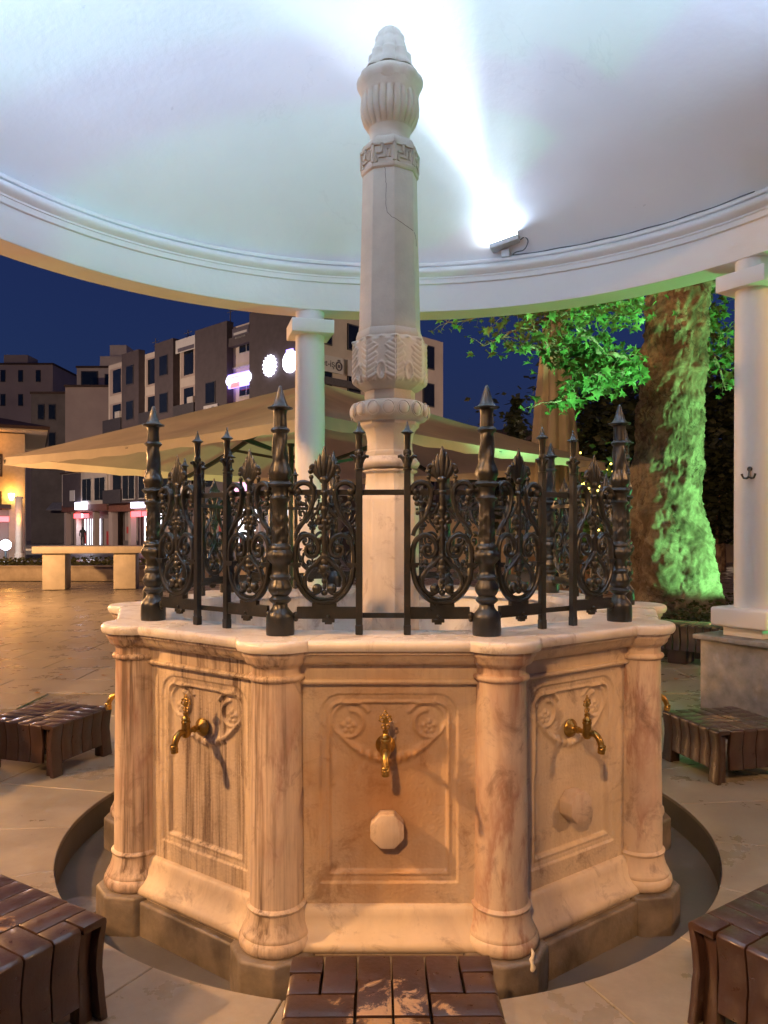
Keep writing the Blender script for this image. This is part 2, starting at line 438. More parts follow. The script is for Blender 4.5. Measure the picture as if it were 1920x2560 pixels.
def street_lamp(loc, h, power, label, toward=(0, 0), col=SODIUM):
    a = math.atan2(toward[1] - loc[1], toward[0] - loc[0])
    t = thing('street_lamp', label, 'street lamp', (loc[0], loc[1], 0), a, 'street lamps round the square')
    MB().lathe([(0.16, 0), (0.16, 0.12), (0.09, 0.2), (0.06, h - 0.2), (0.05, h + 0.1)], 16).build('pole', M['steel'], t)
    MB().tube([(0, 0, h - 0.1), (0.15, 0, h + 0.18), (0.45, 0, h + 0.22), (0.62, 0, h + 0.12)], 0.03, 8, up=(0, 1, 0)).build('arm', M['steel'], t)
    MB().lathe([(0.03, h + 0.14), (0.12, h + 0.10), (0.19, h + 0.02), (0.19, h - 0.01), (0.17, h - 0.01)], 20, Matrix.Translation((0.62, 0, 0))).build('lamp_shade', M['steel'], t)
    MB().ball((0.62, 0, h - 0.02), 0.10, sc=(1, 1, 0.7)).build('bulb', M['sodium'], t)
    light('sodium_light', 'POINT', (0.62, 0, h - 0.16), power, col, t, shadow_soft_size=0.16)
    return t
street_lamp(LAMP_L['loc'], LAMP_L['h'], LAMP_L['power'], 'sodium street lamp beside the west walk, outside the picture')
street_lamp(LAMP_R['loc'], LAMP_R['h'], LAMP_R['power'], 'sodium street lamp beside the east walk, outside the picture')
street_lamp(LAMP_F['loc'], LAMP_F['h'], LAMP_F['power'], 'sodium street lamp behind the viewer, outside the picture')
street_lamp((-16.0, 14.0), 7.0, 1800, 'tall sodium street lamp beside the plaza planter, outside the picture', (0, 14))
street_lamp((-10.2, 8.6), 2.5, 2700, 'added low sodium lamp beside the plaza walk, lighting the parasol underside, outside the picture', (0, 8.6))  # added lamp, kept low to light the open parasol from beneath
street_lamp((15.5, 13.0), 6.0, 500, 'sodium street lamp beside the tree lawn, outside the picture', (8, 16))
street_lamp((-30.0, 42.0), 8.0, 10500, 'sodium street lamp on the far road, outside the picture', (-20, 55), (1.0, 0.72, 0.52))

street_lamp((24.0, 40.0), 8.0, 7500, 'sodium street lamp on the side road, outside the picture', (5, 46), (1.0, 0.68, 0.46))
# ------------------------------------------------------------------ ground, gutter, paving
PIT_R = 1.557; PIT_Z = -0.15
g = MB(); n = 160
rad = [PIT_R, 1.8, 3.4, 6, 12, 30, 80, 300, 900]
P = [[(r * math.cos(2 * PI * i / n), r * math.sin(2 * PI * i / n), -0.014) for i in range(n + 1)] for r in rad]
g.grid(P); ground = struct(g.build('ground', M['far_ground'], smooth=0))
p = MB()
prof = [(0.0, PIT_Z + 0.02), (1.0, PIT_Z + 0.02), (1.35, PIT_Z + 0.012), (PIT_R - 0.004, PIT_Z), (PIT_R - 0.004, -0.016)]
p.lathe(prof, 160, cap=False); struct(p.build('gutter', M['pit'], smooth=30))
# radial slabs round the gutter, then straight slabs
def sector(r0, r1, a0, a1, z0, z1, k=8):
    out = [(r0 * math.cos(a0 + (a1 - a0) * i / k), r0 * math.sin(a0 + (a1 - a0) * i / k)) for i in range(k + 1)]
    out += [(r1 * math.cos(a1 - (a1 - a0) * i / k), r1 * math.sin(a1 - (a1 - a0) * i / k)) for i in range(k + 1)]
    return MB().prism(out, z0, z1)
nslab = 0
for r0, r1, cnt, off in ((PIT_R, 2.28, 20, 0.10), (2.284, 3.36, 24, 0.02)):
    st = 2 * PI / cnt
    me = sector(r0, r1, 0.002 / r0, st - 0.002 / r0, -0.05, 0.0).mesh('paving_slab', 0, 0.003, 1)
    for i in range(cnt):
        put('paving_slab', me, M['slab_floor'], ground, None, off + i * st); nslab += 1
me = MB().box((0, 0, -0.027), (1.192, 0.592, 0.05)).mesh('paving_slab', 0, 0.004, 1)
def corner_ok(x, y): return math.hypot(x, y) > 3.36
cand = []
for j in range(-3, 40):
    for i in range(-14, 14):
        x = i * 1.2 + (0.6 if j % 2 else 0); y = -2.2 + j * 0.6
        d = y - CAM.y
        if d < 1.0 or abs((x - CAM.x) / d) > 0.68: continue
        if all(corner_ok(x + sx * 0.6, y + sy * 0.3) for sx in (-1, 1) for sy in (-1, 1)):
            cand.append((d, x, y))
cand.sort()
for d, x, y in cand[:250]:
    put('paving_slab', me, M['slab_floor'], ground, (x, y, 0))

# ------------------------------------------------------------------ marble fountain
RC = 1.2715; COS18 = math.cos(R(18)); SIN18 = math.sin(R(18)); TAN18 = math.tan(R(18))
WALL = 1.205; SLAB_A = 1.292; LOBE = 0.140; TOP = 1.075
ft = thing('marble_fountain', 'ten-sided marble ablution fountain with engaged columns and carved panels', 'fountain')
def slab_r(a):                          # plan outline: decagon with round lobes over the columns
    b = (a + PI / 10) % (PI / 5) - PI / 10            # 0 at a side centre
    dec = SLAB_A / math.cos(b)
    best = dec
    v = PI / 10 - abs(b)                # angle to nearest vertex
    s = RC * math.sin(v)
    if s < LOBE: best = max(best, RC * math.cos(v) + math.sqrt(LOBE * LOBE - s * s))
    return best
def rim_piece(a0, a1, k):
    ri = lambda a: 1.02 / math.cos((a + PI / 10) % (PI / 5) - PI / 10)
    prof = [(0, 1.041), (-0.006, 1.037), (-0.5, 1.037)]
    edge = [(-0.004, 1.0375), (0.0, 1.043), (0.0035, 1.052), (0.0035, 1.061), (0.0, 1.069), (-0.006, 1.0735), (-0.014, 1.075)]
    rows = []
    for i in range(k + 1):
        a = a0 + (a1 - a0) * i / k; c, s = math.cos(a - PI / 2), math.sin(a - PI / 2)
        ro = slab_r(a); r_in = ri(a)
        row = [(r_in * c, r_in * s, 1.037)] + [((ro + dr) * c, (ro + dr) * s, z) for dr, z in edge] + [(r_in * c, r_in * s, 1.075)]
        rows.append(row)
    mb = MB(); m_ = len(rows[0]); vs = [q for r_ in rows for q in r_]; fs = []
    for i in range(k):
        for j in range(m_):
            jj = (j + 1) % m_
            fs.append((i * m_ + j, (i + 1) * m_ + j, (i + 1) * m_ + jj, i * m_ + jj))
    fs.append(tuple(range(m_))); fs.append(tuple(reversed(range(k * m_, (k + 1) * m_))))
    return mb.add(vs, fs)
half = math.asin(LOBE / RC) + 0.004
hl = 0.104
me_lobe = rim_piece(PI / 10 - hl, PI / 10 + hl - 0.0015, 36).mesh('rim_slab', 50)
me_str = rim_piece(-PI / 10 + hl, PI / 10 - hl - 0.0015, 30).mesh('rim_slab', 50)
for k in range(10):
    put('rim_slab', me_lobe, M['slab'], ft, None, k * PI / 5); put('rim_slab', me_str, M['slab'], ft, None, k * PI / 5)
# inside basin
bs = MB()
dec = lambda ap, z: [(ap / COS18 * math.cos(PI / 2 + PI / 10 + i * PI / 5), ap / COS18 * math.sin(PI / 2 + PI / 10 + i * PI / 5), z) for i in range(10)]
vs = dec(1.055, 1.0365) + dec(1.055, 0.62); bs.add(vs, [(i, (i + 1) % 10, 10 + (i + 1) % 10, 10 + i) for i in range(10)] + [tuple(range(10, 20))])
bs.build('basin', M['basin'], ft, 0)

# carved panel, one height field shared by the ten sides
def seg_dist(U, Z, pts):
    best = np.full(U.shape, 9.0)
    for (x0, y0), (x1, y1) in zip(pts[:-1], pts[1:]):
        dx, dy = x1 - x0, y1 - y0; l2 = dx * dx + dy * dy + 1e-12
        t = np.clip(((U - x0) * dx + (Z - y0) * dy) / l2, 0, 1)
        best = np.minimum(best, np.hypot(U - x0 - t * dx, Z - y0 - t * dy))
    return best
def panel_mesh():
    nu, nv = 170, 220
    u = np.linspace(-0.335, 0.335, nu); z = np.linspace(0.12, 0.93, nv)
    U, Z = np.meshgrid(u, z)
    def rr(x0, x1, y0, y1, rt, rb):
        cx, cy = (x0 + x1) / 2, (y0 + y1) / 2; hx, hy = (x1 - x0) / 2, (y1 - y0) / 2
        rad_ = np.where(Z > cy, rt, rb)
        qx = np.abs(U - cx) - hx + rad_; qy = np.abs(Z - cy) - hy + rad_
        return np.hypot(np.maximum(qx, 0), np.maximum(qy, 0)) + np.minimum(np.maximum(qx, qy), 0) - rad_
    sst = lambda e0, e1, x: (lambda t: t * t * (3 - 2 * t))(np.clip((x - e0) / (e1 - e0), 0, 1))
    sd = rr(-0.243, 0.243, 0.212, 0.878, 0.075, 0.004)
    h = -0.007 * sst(0.0, -0.006, sd) - 0.004 * sst(-0.010, -0.030, sd) - 0.010 * sst(-0.034, -0.042, sd)
    h += 0.005 * np.exp(-((sd + 0.031) / 0.006) ** 2)
    orn = np.zeros_like(U)
    for sg in (-1, 1):
        cx, cz = sg * 0.138, 0.775
        sp = []
        for i in range(61):
            t = i / 60; a = R(150) - t * R(410); r = 0.074 - 0.034 * t
            sp.append((cx - sg * r * math.cos(a) * -1.0 * 1.0, cz + r * math.sin(a)))
        dd = seg_dist(U, Z, sp)
        orn = np.maximum(orn, 0.0105 * np.exp(-(dd / 0.0075) ** 2))
        # upright stem outside the volute running down the frame
        st = [(sg * 0.200, 0.56), (sg * 0.203, 0.68), (sg * 0.205, 0.77), (sg * 0.192, 0.83), (sg * 0.165, 0.852)]
        orn = np.maximum(orn, 0.008 * np.exp(-(seg_dist(U, Z, st) / 0.010) ** 2))
        # rosette
        fx, fz = sg * 0.142, 0.757
        for q in range(5):
            a = R(90 + 72 * q); d = np.hypot(U - fx - 0.018 * math.cos(a), Z - fz - 0.018 * math.sin(a))
            orn = np.maximum(orn, 0.0085 * np.exp(-(d / 0.009) ** 2))
        orn = np.maximum(orn, 0.010 * np.exp(-(np.hypot(U - fx, Z - fz) / 0.007) ** 2))
        # garland
        gp = [(sg * 0.165, 0.722), (sg * 0.130, 0.690), (sg * 0.090, 0.664), (sg * 0.05, 0.648), (0.0, 0.640)]
        dd = seg_dist(U, Z, gp); along = np.clip(np.abs(U) / 0.165, 0, 1)
        wig = 1 + 0.35 * np.sin(np.abs(U) * 210) * (along < 0.62)
        orn = np.maximum(orn, 0.013 * wig * np.exp(-(dd / (0.018 - 0.010 * along)) ** 2))
        lf = [(sg * 0.165, 0.722), (sg * 0.185, 0.70)]
    h = h + orn
    rng = np.random.default_rng(3)
    h += 0.0006 * rng.standard_normal(h.shape)
    # worn spalled patch near the upper left of the field
    P = [[(float(U[j, i]), float(-WALL - h[j, i]), float(Z[j, i])) for i in range(nu)] for j in range(nv)]
    return MB().grid(P).mesh('wall_panel', 70)
me_panel = panel_mesh()
# straight mouldings: profile (out, z) swept along the side
def sweep_side(prof, hw, name, smooth=35, bev=0.0):
    m_ = len(prof); vs = []; fs = []
    for x in (-hw, hw):
        vs += [(x, -o_, z_) for o_, z_ in prof]
    for j in range(m_):
        jj = (j + 1) % m_; fs.append((j, jj, m_ + jj, m_ + j))
    fs.append(tuple(range(m_))); fs.append(tuple(reversed(range(m_, 2 * m_))))
    return MB().add(vs, fs).mesh(name, smooth, bev)
cor = [(1.17, 1.0365), (1.275, 1.0365), (1.277, 1.026), (1.268, 1.020), (1.262, 1.006), (1.250, 0.992), (1.242, 0.986), (1.218, 0.984), (1.216, 0.932),
       (1.226, 0.929), (1.229, 0.922), (1.226, 0.915), (1.209, 0.911), (1.17, 0.909)]
me_cor = sweep_side(cor, 0.345, 'cornice')
bas = [(1.17, 0.142), (1.209, 0.142), (1.216, 0.138), (1.224, 0.128), (1.230, 0.108), (1.240, 0.082), (1.258, 0.058), (1.276, 0.044), (1.284, 0.034), (1.286, 0.020),
       (1.280, 0.008), (1.270, 0.002), (1.270, -0.004), (1.17, -0.004)]
me_bas = sweep_side(bas, 0.36, 'base_moulding')
pli = [(1.17, -0.0045), (1.292, -0.0045), (1.298, -0.012), (1.298, PIT_Z), (1.17, PIT_Z)]
me_pli = sweep_side(pli, 0.375, 'plinth', 30, 0.003)
# engaged column
cp = [(0.0, 0.012), (0.118, 0.012), (0.127, 0.020), (0.132, 0.034), (0.130, 0.050), (0.121, 0.060), (0.122, 0.066), (0.118, 0.074), (0.108, 0.092), (0.101, 0.118),
      (0.098, 0.142), (0.103, 0.146), (0.104, 0.153), (0.099, 0.158), (0.0935, 0.162), (0.092, 0.30), (0.090, 0.60), (0.087, 0.925), (0.088, 0.930),
      (0.097, 0.934), (0.1005, 0.942), (0.097, 0.950), (0.087, 0.954), (0.086, 0.975), (0.091, 0.983), (0.104, 0.990), (0.112, 1.000), (0.115, 1.012), (0.121, 1.018), (0.124, 1.030), (0.122, 1.0368)]
rngc = random.Random(5)
def colmod(t, z, r): return r + (0.0012 * noise.noise((math.cos(t) * 2, math.sin(t) * 2, z * 9)) if 0.16 < z < 0.92 else 0)
cpf = []
for (r0, z0), (r1, z1) in zip(cp[:-1], cp[1:]):
    k = max(1, int(abs(z1 - z0) / 0.03))
    for i in range(k): cpf.append((r0 + (r1 - r0) * i / k, z0 + (z1 - z0) * i / k))
cpf.append(cp[-1])
me_col = MB().lathe(cpf, 48, mod=colmod).mesh('column', 50)
oc = [(0.152 / math.cos(PI / 8) * math.cos(PI / 8 + i * PI / 4), 0.152 / math.cos(PI / 8) * math.sin(PI / 8 + i * PI / 4)) for i in range(8)]
me_cpl = MB().prism(oc, PIT_Z, 0.0125).mesh('column_plinth', 30, 0.012, 3)
boss = [(0.058 / math.cos(PI / 8) * math.cos(PI / 8 + i * PI / 4), 0.058 / math.cos(PI / 8) * math.sin(PI / 8 + i * PI / 4)) for i in range(8)]
MX90 = Matrix.Rotation(R(90), 4, 'X')
me_boss = MB().prism(boss, 0, 0.062, Matrix.Translation((-0.006, -WALL + 0.02, 0.407)) @ MX90).mesh('boss', 30, 0.005, 2)
for k in range(10):
    a = k * PI / 5
    wp = put('wall_panel', me_panel, M['marble'], ft, None, a)
    if k in (0, 1): put('boss', me_boss, M['marble_col'], wp)
    put('cornice', me_cor, M['marble'], ft, None, a); put('base_moulding', me_bas, M['marble_base'], ft, None, a)
    put('plinth', me_pli, M['base_stone'], ft, None, a)
    va = -PI / 2 + PI / 10 + a
    c = put('column', me_col, M['marble_col'], ft, (RC * math.cos(va), RC * math.sin(va), 0), va)
    put('column_plinth', me_cpl, M['base_stone'], c)

# ------------------------------------------------------------------ brass taps
def make_tap(label, k, twist=0.0):
    a = k * PI / 5
    n_ = Vector((math.sin(a), -math.cos(a), 0))
    base = n_ * (WALL - 0.012) + Vector((math.cos(a), math.sin(a), 0)) * -0.012 + Vector((0, 0, 0.697))
    t = thing('brass_tap', label, 'tap', base, a, 'brass taps on the fountain panels')
    Y = Matrix.Rotation(R(90), 4, 'X')          # local z -> -y (outwards)
    MB().lathe([(0.0, 0.0), (0.034, 0.0), (0.035, 0.006), (0.030, 0.013), (0.018, 0.020), (0.014, 0.026), (0.0, 0.026)], 28, Y).build('flange', M['brass'], t)
    MB().lathe([(0.010, 0.02), (0.010, 0.034), (0.0135, 0.037), (0.0135, 0.044), (0.010, 0.047), (0.010, 0.075)], 18, Y).build('pipe', M['brass'], t)
    B = Matrix.Translation((0, -0.082, 0)) @ Matrix.Rotation(twist, 4, 'Z')
    MB().lathe([(0.0, -0.022), (0.012, -0.022), (0.018, -0.012), (0.019, 0.004), (0.016, 0.014), (0.0155, 0.030), (0.018, 0.033), (0.018, 0.038), (0.015, 0.041),
                (0.0165, 0.045), (0.0165, 0.049), (0.011, 0.053), (0.008, 0.060), (0.0105, 0.064), (0.0095, 0.071), (0.0, 0.073)], 22, B).build('body', M['brass'], t)
    pts = [(0, -0.010, -0.002), (0, -0.030, 0.002), (0, -0.046, -0.008), (0, -0.057, -0.026), (0, -0.062, -0.046)]
    sp = MB().tube(pts, [0.012, 0.0125, 0.0125, 0.012, 0.0115], 12, B, up=(1, 0, 0)).build('spout', M['brass'], t)
    MB().lathe([(0.0125, 0.012), (0.0145, 0.010), (0.0145, 0.004), (0.0125, 0.002), (0.0145, -0.001), (0.0145, -0.007), (0.0125, -0.009), (0.014, -0.012), (0.0135, -0.019), (0.0, -0.019)], 18,
               B @ Matrix.Translation((0, -0.062, -0.046)) @ Matrix.Rotation(R(8), 4, 'X')).build('nozzle', M['brass'], sp)
    h = MB()
    K = B @ Matrix.Translation((0, 0, 0.073))
    def loop(cx, cz, r, rr=0.0024, n=14):
        h.tube([(cx + r * math.cos(2 * PI * i / n), 0, cz + r * math.sin(2 * PI * i / n)) for i in range(n)], rr, 6, K, closed=True)
    for cx, cz, r in ((-0.0075, 0.010, 0.0062), (0.0075, 0.010, 0.0062), (-0.013, 0.034, 0.0075), (0.013, 0.034, 0.0075), (-0.007, 0.044, 0.006), (0.007, 0.044, 0.006), (0, 0.054, 0.006)):
        loop(cx, cz, r)
    h.prism([(-0.012, 0.022), (0.012, 0.022), (0.009, 0.034), (0.003, 0.043), (-0.003, 0.043), (-0.009, 0.034)], -0.002, 0.002, K @ MX90)
    h.tube([(0, 0, 0), (0, 0, 0.024)], 0.003, 8, K, up=(0, 1, 0))
    for cx, cz in ((-0.021, 0.032), (0.021, 0.032), (-0.018, 0.045), (0.018, 0.045), (0, 0.064)): h.ball((cx, 0, cz), 0.0036, K)
    h.build('handle', M['brass'], t)
make_tap('brass tap on the front panel, above the octagonal stone boss', 0)
make_tap('brass tap on the streaked panel left of the front, casting a long shadow', -1, 0.15)
make_tap('brass tap on the right panel beside the front one', 1, 0.1)
make_tap('brass tap peeking past the left silhouette of the fountain', -2)
make_tap('brass tap peeking past the right silhouette of the fountain', 2)

# ------------------------------------------------------------------ carved pillar in the basin
pl = thing('carved_pillar', 'tall cream carved stone pillar with urn finial rising from the basin', 'pillar', (0.013, 0, 0))
OCT = R(-90 + 8.5)                      # one arris faces the camera, a little to the right
def octr(t, r, ph=OCT):                 # octagon with circumradius r
    b = (t - ph) % (PI / 4) - PI / 8
    return r * math.cos(PI / 8) / math.cos(b)
def zc(y): return 4.028 - 0.00105 * y
K_ = 0.00105
def oct_lathe(prof, name, mat, parent, n=64, smooth=28):
    return MB().lathe(prof, n, mod=lambda t, z, r: octr(t, r), phase=OCT).build(name, mat, parent, smooth)
# octagonal lathes use the true corner points
def oct8(prof, name, mat, parent, bevel=0.003):
    return MB().lathe(prof, 8, phase=OCT).build(name, mat, parent, 25, bevel)
oct8([(0.152, 0.60), (0.152, 1.60), (0.147, 1.62)], 'base_block', M['pillar_low'], pl, 0.006)
oct8([(0.147, 1.615), (0.128, 1.665), (0.124, 1.70), (0.123, 1.735), (0.142, 1.745), (0.142, 1.757)], 'lower_neck', M['pillar_low'], pl, 0.002)
MB().lathe([(0.142, 1.757)] + [(0.128 + 0.024 * math.sin(PI * i / 10), 1.757 + 0.062 * i / 10) for i in range(11)] + [(0.125, 1.822)], 64,
           mod=lambda t, z, r: 0.45 * octr(t, r * 1.04) + 0.55 * r, phase=OCT).build('torus', M['pillar_low'], pl, 50)
oct8([(0.124, 1.820), (0.124, 1.845), (0.117, 1.850), (0.116, 1.90), (0.122, 1.935), (0.134, 1.960), (0.152, 1.978), (0.153, 1.994), (0.165, 1.998)], 'upper_neck', M['pillar'], pl, 0.002)
bd = MB().lathe([(0.160, 1.997), (0.178, 2.003), (0.192, 2.022), (0.197, 2.045), (0.192, 2.072), (0.176, 2.090), (0.150, 2.098)], 64,
                mod=lambda t, z, r: 0.5 * octr(t, r * 1.03) + 0.5 * r, phase=OCT).build('bead_band', M['pillar'], pl, 50)
bead = MB().ball((0, 0, 0), 0.027, nu=14, nv=10, sc=(0.42, 1.0, 1.12))
bead.tube([(0.0, 0.031 * math.cos(2 * PI * i / 20), 0.035 * math.sin(2 * PI * i / 20)) for i in range(20)], 0.0028, 6, closed=True, up=(1, 0, 0))
me_bead = bead.mesh('bead', 60)
for i in range(16):
    a = OCT + (i + 0.5) * 2 * PI / 16
    rr_ = 0.5 * octr(a, 0.197 * 1.03) + 0.5 * 0.197
    put('bead', me_bead, M['pillar'], bd, (rr_ * math.cos(a), rr_ * math.sin(a), 2.047), a)
oct8([(0.130, 2.090), (0.130, 2.175)], 'neck_drum', M['pillar'], pl, 0.002)
# leaf band: octagonal drum with acanthus relief
def leaf_band():
    nt_, nz = 320, 80
    z0, z1 = 2.150, 2.412
    rows = []
    for j in range(nz + 1):
        v = j / nz; z = z0 + (z1 - z0) * v
        if v < 0.22: r = 0.128 + (0.187 - 0.128) * math.sin(v / 0.22 * PI / 2) ** 0.8
        elif v < 0.90: r = 0.187 - 0.003 * (v - 0.22) / 0.68
        else: r = 0.184 - 0.016 * (v - 0.90) / 0.10
        row = []
        for i in range(nt_ + 1):
            t = OCT + 2 * PI * i / nt_
            s = ((t - OCT) % (PI / 4)) / (PI / 4)              # 0,1 at the arrises, .5 mid face
            e = min(s, 1 - s) * 2                             # 0 spine, 1 gap
            relief = 0.0
            if 0.12 < v < 0.97:
                edge = 0.70 + 0.10 * math.sin(v * 34) - 0.55 * max(0, v - 0.78) / 0.2
                if v < 0.34: edge = min(edge, 0.95)
                inside = max(0.0, min(1.0, (edge - e) / 0.10))
                vein = 0.5 + 0.5 * math.cos((v * 1.0 - e * 0.17) * 2 * PI / 0.098)
                relief = inside * (0.0075 * (1 - 0.4 * e) - 0.0045 * vein ** 3 * min(1, e / 0.12)) - (0.0045 if e < 0.035 else 0) * inside
                eye = math.hypot((e - 1.0) * 0.55, (v - 0.30))
                relief += 0.008 * math.exp(-((eye - 0.16) / 0.035) ** 2) - 0.007 * math.exp(-(eye / 0.05) ** 2)
            if v > 0.86:
                for c_ in (0.0, 1.0):
                    relief += 0.012 * math.exp(-((e - c_) / 0.22) ** 2 - ((v - 0.95) / 0.03) ** 2)
            rr = octr(t, r * 1.015) * 0.88 + r * 0.12 + relief
            row.append((rr * math.cos(t), rr * math.sin(t), z))
        rows.append(row)
    return MB().grid(rows)
leaf_band().build('leaf_band', M['pillar'], pl, 60)
oct8([(0.172, 2.405), (0.174, 2.42), (0.164, 2.452)], 'collar', M['pillar'], pl, 0.002)
oct8([(0.162, 2.448), (0.158, 2.48), (0.147, 2.95), (0.140, 3.262)], 'shaft', M['pillar'], pl, 0.0035)
mb_ = oct8([(0.142, 3.238), (0.149, 3.246), (0.150, 3.262), (0.1455, 3.266), (0.1445, 3.375), (0.136, 3.392), (0.116, 3.408), (0.103, 3.420)], 'meander_band', M['pillar'], pl, 0.002)
# the key pattern: raised strips on each face
fw = 2 * 0.1455 * math.sin(PI / 8)
key = [(-0.5, 0.0), (-0.5, 0.82), (-0.08, 0.82), (-0.08, 0.42), (-0.30, 0.42), None, (0.5, 0.0), (0.5, 0.82), (0.10, 0.82), None, (-0.32, 0.0), (-0.32, 0.20), (0.12, 0.20), (0.12, 0.58), (0.30, 0.58), (0.30, 0.18)]
def key_strip():
    m_ = MB(); prev = None; ap = 0.1455 * math.cos(PI / 8)
    for q in key:
        if q is None: prev = None; continue
        x = q[0] * fw * 0.96; z = 3.272 + q[1] * 0.098
        if prev:
            x0, z0 = prev
            m_.box(((x + x0) / 2, -ap - 0.002, (z + z0) / 2), (abs(x - x0) + 0.011, 0.011, abs(z - z0) + 0.011))
        prev = (x, z)
    return m_
me_key = key_strip().mesh('key_strip', 0, 0.0015, 1)
for i in range(8):
    put('key_strip', me_key, M['pillar'], mb_, None, OCT + PI / 8 + i * PI / 4 + PI / 2)
MB().lathe([(0.105, 3.412), (0.101, 3.43), (0.101, 3.455), (0.108, 3.475), (0.110, 3.485), (0.104, 3.490)], 48).build('urn_foot', M['pillar'], pl, 50)
def gad(t, z, r):
    w = max(0.0, min(1.0, (z - 3.475) / 0.02)) * max(0.0, min(1.0, (3.648 - z) / 0.02))
    return r * (1 - 0.075 * w * (1 - abs(math.cos(12 * t)) ** 0.6))
bowl = [(0.100, 3.470), (0.118, 3.488), (0.138, 3.520), (0.149, 3.555), (0.151, 3.59), (0.148, 3.625), (0.146, 3.645), (0.1485, 3.660), (0.153, 3.675), (0.158, 3.69)]
bowlf = []
for (r0, z0), (r1, z1) in zip(bowl[:-1], bowl[1:]):
    for i in range(4): bowlf.append((r0 + (r1 - r0) * i / 4, z0 + (z1 - z0) * i / 4))
bowlf.append(bowl[-1])
MB().lathe(bowlf, 240, mod=gad).build('urn', M['pillar'], pl, 60)
def lip(t, z, r):
    s = 0.5 + 0.5 * math.cos(8 * t + 0.6)
    return r * (1 - 0.05 * (1 - s) ** 2)
MB().lathe([(0.150, 3.668), (0.160, 3.688), (0.168, 3.705), (0.170, 3.722), (0.165, 3.738), (0.150, 3.752), (0.132, 3.764), (0.121, 3.776)], 128, mod=lip).build('urn_lip', M['pillar'], pl, 60)
def fin(t, z, r):
    s = abs(math.cos(4 * t + 0.3)); b_ = 1.0 if z < 3.87 else (0.0 if z > 3.99 else 0.7)
    return r * (1 + 0.22 * b_ * (s ** 0.7 - 0.7) + 0.05 * b_ * math.sin((z - 3.77) * 62 + 2.2 * s))
fp = [(0.128, 3.768), (0.118, 3.775), (0.121, 3.785), (0.119, 3.80), (0.110, 3.82), (0.101, 3.842), (0.097, 3.862), (0.086, 3.872), (0.083, 3.878), (0.083, 3.90), (0.077, 3.922), (0.070, 3.936), (0.071, 3.948), (0.066, 3.962), (0.054, 3.978), (0.048, 3.985), (0.044, 3.992), (0.025, 4.003), (0.0, 4.006)]
fpf = [(r0 + (r1 - r0) * i / 4, z0 + (z1 - z0) * i / 4) for (r0, z0), (r1, z1) in zip(fp[:-1], fp[1:]) for i in range(4)] + [fp[-1]]
MB().lathe(fpf, 128, mod=fin).build('finial', M['pillar'], pl, 60)
ck = []
ckp = ((382, 720), (395, 760), (399, 830), (399, 930), (404, 965), (425, 990), (470, 1010), (535, 1040), (550, 1070), (558, 1095))
for (xa, ya), (xb, yb) in zip(ckp[:-1], ckp[1:]):
    for q in range(8):
        x = xa + (xb - xa) * q / 8 + random.uniform(-1.2, 1.2); zz = zc(ya + (yb - ya) * q / 8)
        rs = 0.147 - 0.007 * (zz - 2.95) / 0.312
        lo_, hi_ = -PI / 2 - 1.3, -PI / 2 + 1.3
        for _ in range(30):
            tt = (lo_ + hi_) / 2
            if octr(tt, rs) * math.cos(tt) < (x - 418) * K_: lo_ = tt
            else: hi_ = tt
        rr = octr(tt, rs) + 0.0006
        ck.append((rr * math.cos(tt), rr * math.sin(tt), zz))
MB().tube(ck, 0.0011, 5, up=(0, 0.3, 1)).build('crack', M['crack'], pl, 40)

# ------------------------------------------------------------------ cast-iron railing
RF = 1.20; SIDE = 2 * RF * SIN18; AP = RF * COS18
rl = thing('iron_railing', 'dark cast-iron spiked railing with scroll panels round the fountain rim', 'railing', (0, 0, 0), R(-1.0))
def zy(y): return 1.9904 - 0.0004226 * y
post = [(2168, 118), (2120, 121), (2010, 118), (1985, 110), (1955, 84), (1930, 66), (1905, 62), (1890, 78), (1875, 93), (1860, 94), (1847, 80), (1835, 70), (1815, 82), (1790, 96), (1765, 98), (1735, 86), (1700, 74), (1688, 84), (1672, 90), (1656, 80), (1648, 70), (1600, 68), (1565, 70), (1545, 90),
        (1515, 112), (1485, 116), (1462, 106), (1445, 92), (1432, 96), (1415, 92), (1400, 78), (1388, 68), (1080, 63), (1060, 66), (1035, 68), (1020, 88), (1005, 92), (992, 76), (975, 68), (915, 74), (902, 96), (885, 108), (868, 94), (858, 76), (838, 80), (805, 90), (770, 85), (740, 76), (700, 68),
        (560, 62), (455, 58), (440, 76), (425, 84), (410, 74), (400, 58), (290, 54), (255, 60)]
KP = 0.0004226
def pmod(t, z, r):
    y = (1.9904 - z) / KP
    if 470 < y < 690: return r * (1 + 0.10 * math.sin(3 * t + y * 0.020))
    if 700 <= y < 850: return r * (1 + 0.13 * abs(math.cos(3 * t)) * math.sin((y - 690) / 170 * PI))
    if 1080 < y < 1388:
        return r * (1 + 0.05 * math.cos(8 * t) + 0.16 * math.exp(-((y - 1180 - 22 * math.sin(4 * t)) / 14) ** 2) + 0.16 * math.exp(-((y - 1290 - 24 * math.cos(4 * t)) / 14) ** 2) + 0.14 * math.exp(-((y - 1375 - 18 * math.sin(5 * t)) / 14) ** 2))
    if 1450 < y < 1560: return r * (1 + 0.05 * math.cos(8 * t))
    if 1700 < y < 1830: return r * (1 + 0.07 * abs(math.cos(4 * t)))
    return r
pf = []
for (y0, r0), (y1, r1) in zip(post[:-1], post[1:]):
    k = max(1, int(abs(y1 - y0) / 22))
    for i in range(k): pf.append(((r0 + (r1 - r0) * i / k) * KP, zy(y0 + (y1 - y0) * i / k)))
pf.append((post[-1][1] * KP, zy(post[-1][0])))
me_post = MB().lathe(pf, 40, mod=pmod).mesh('post', 50)
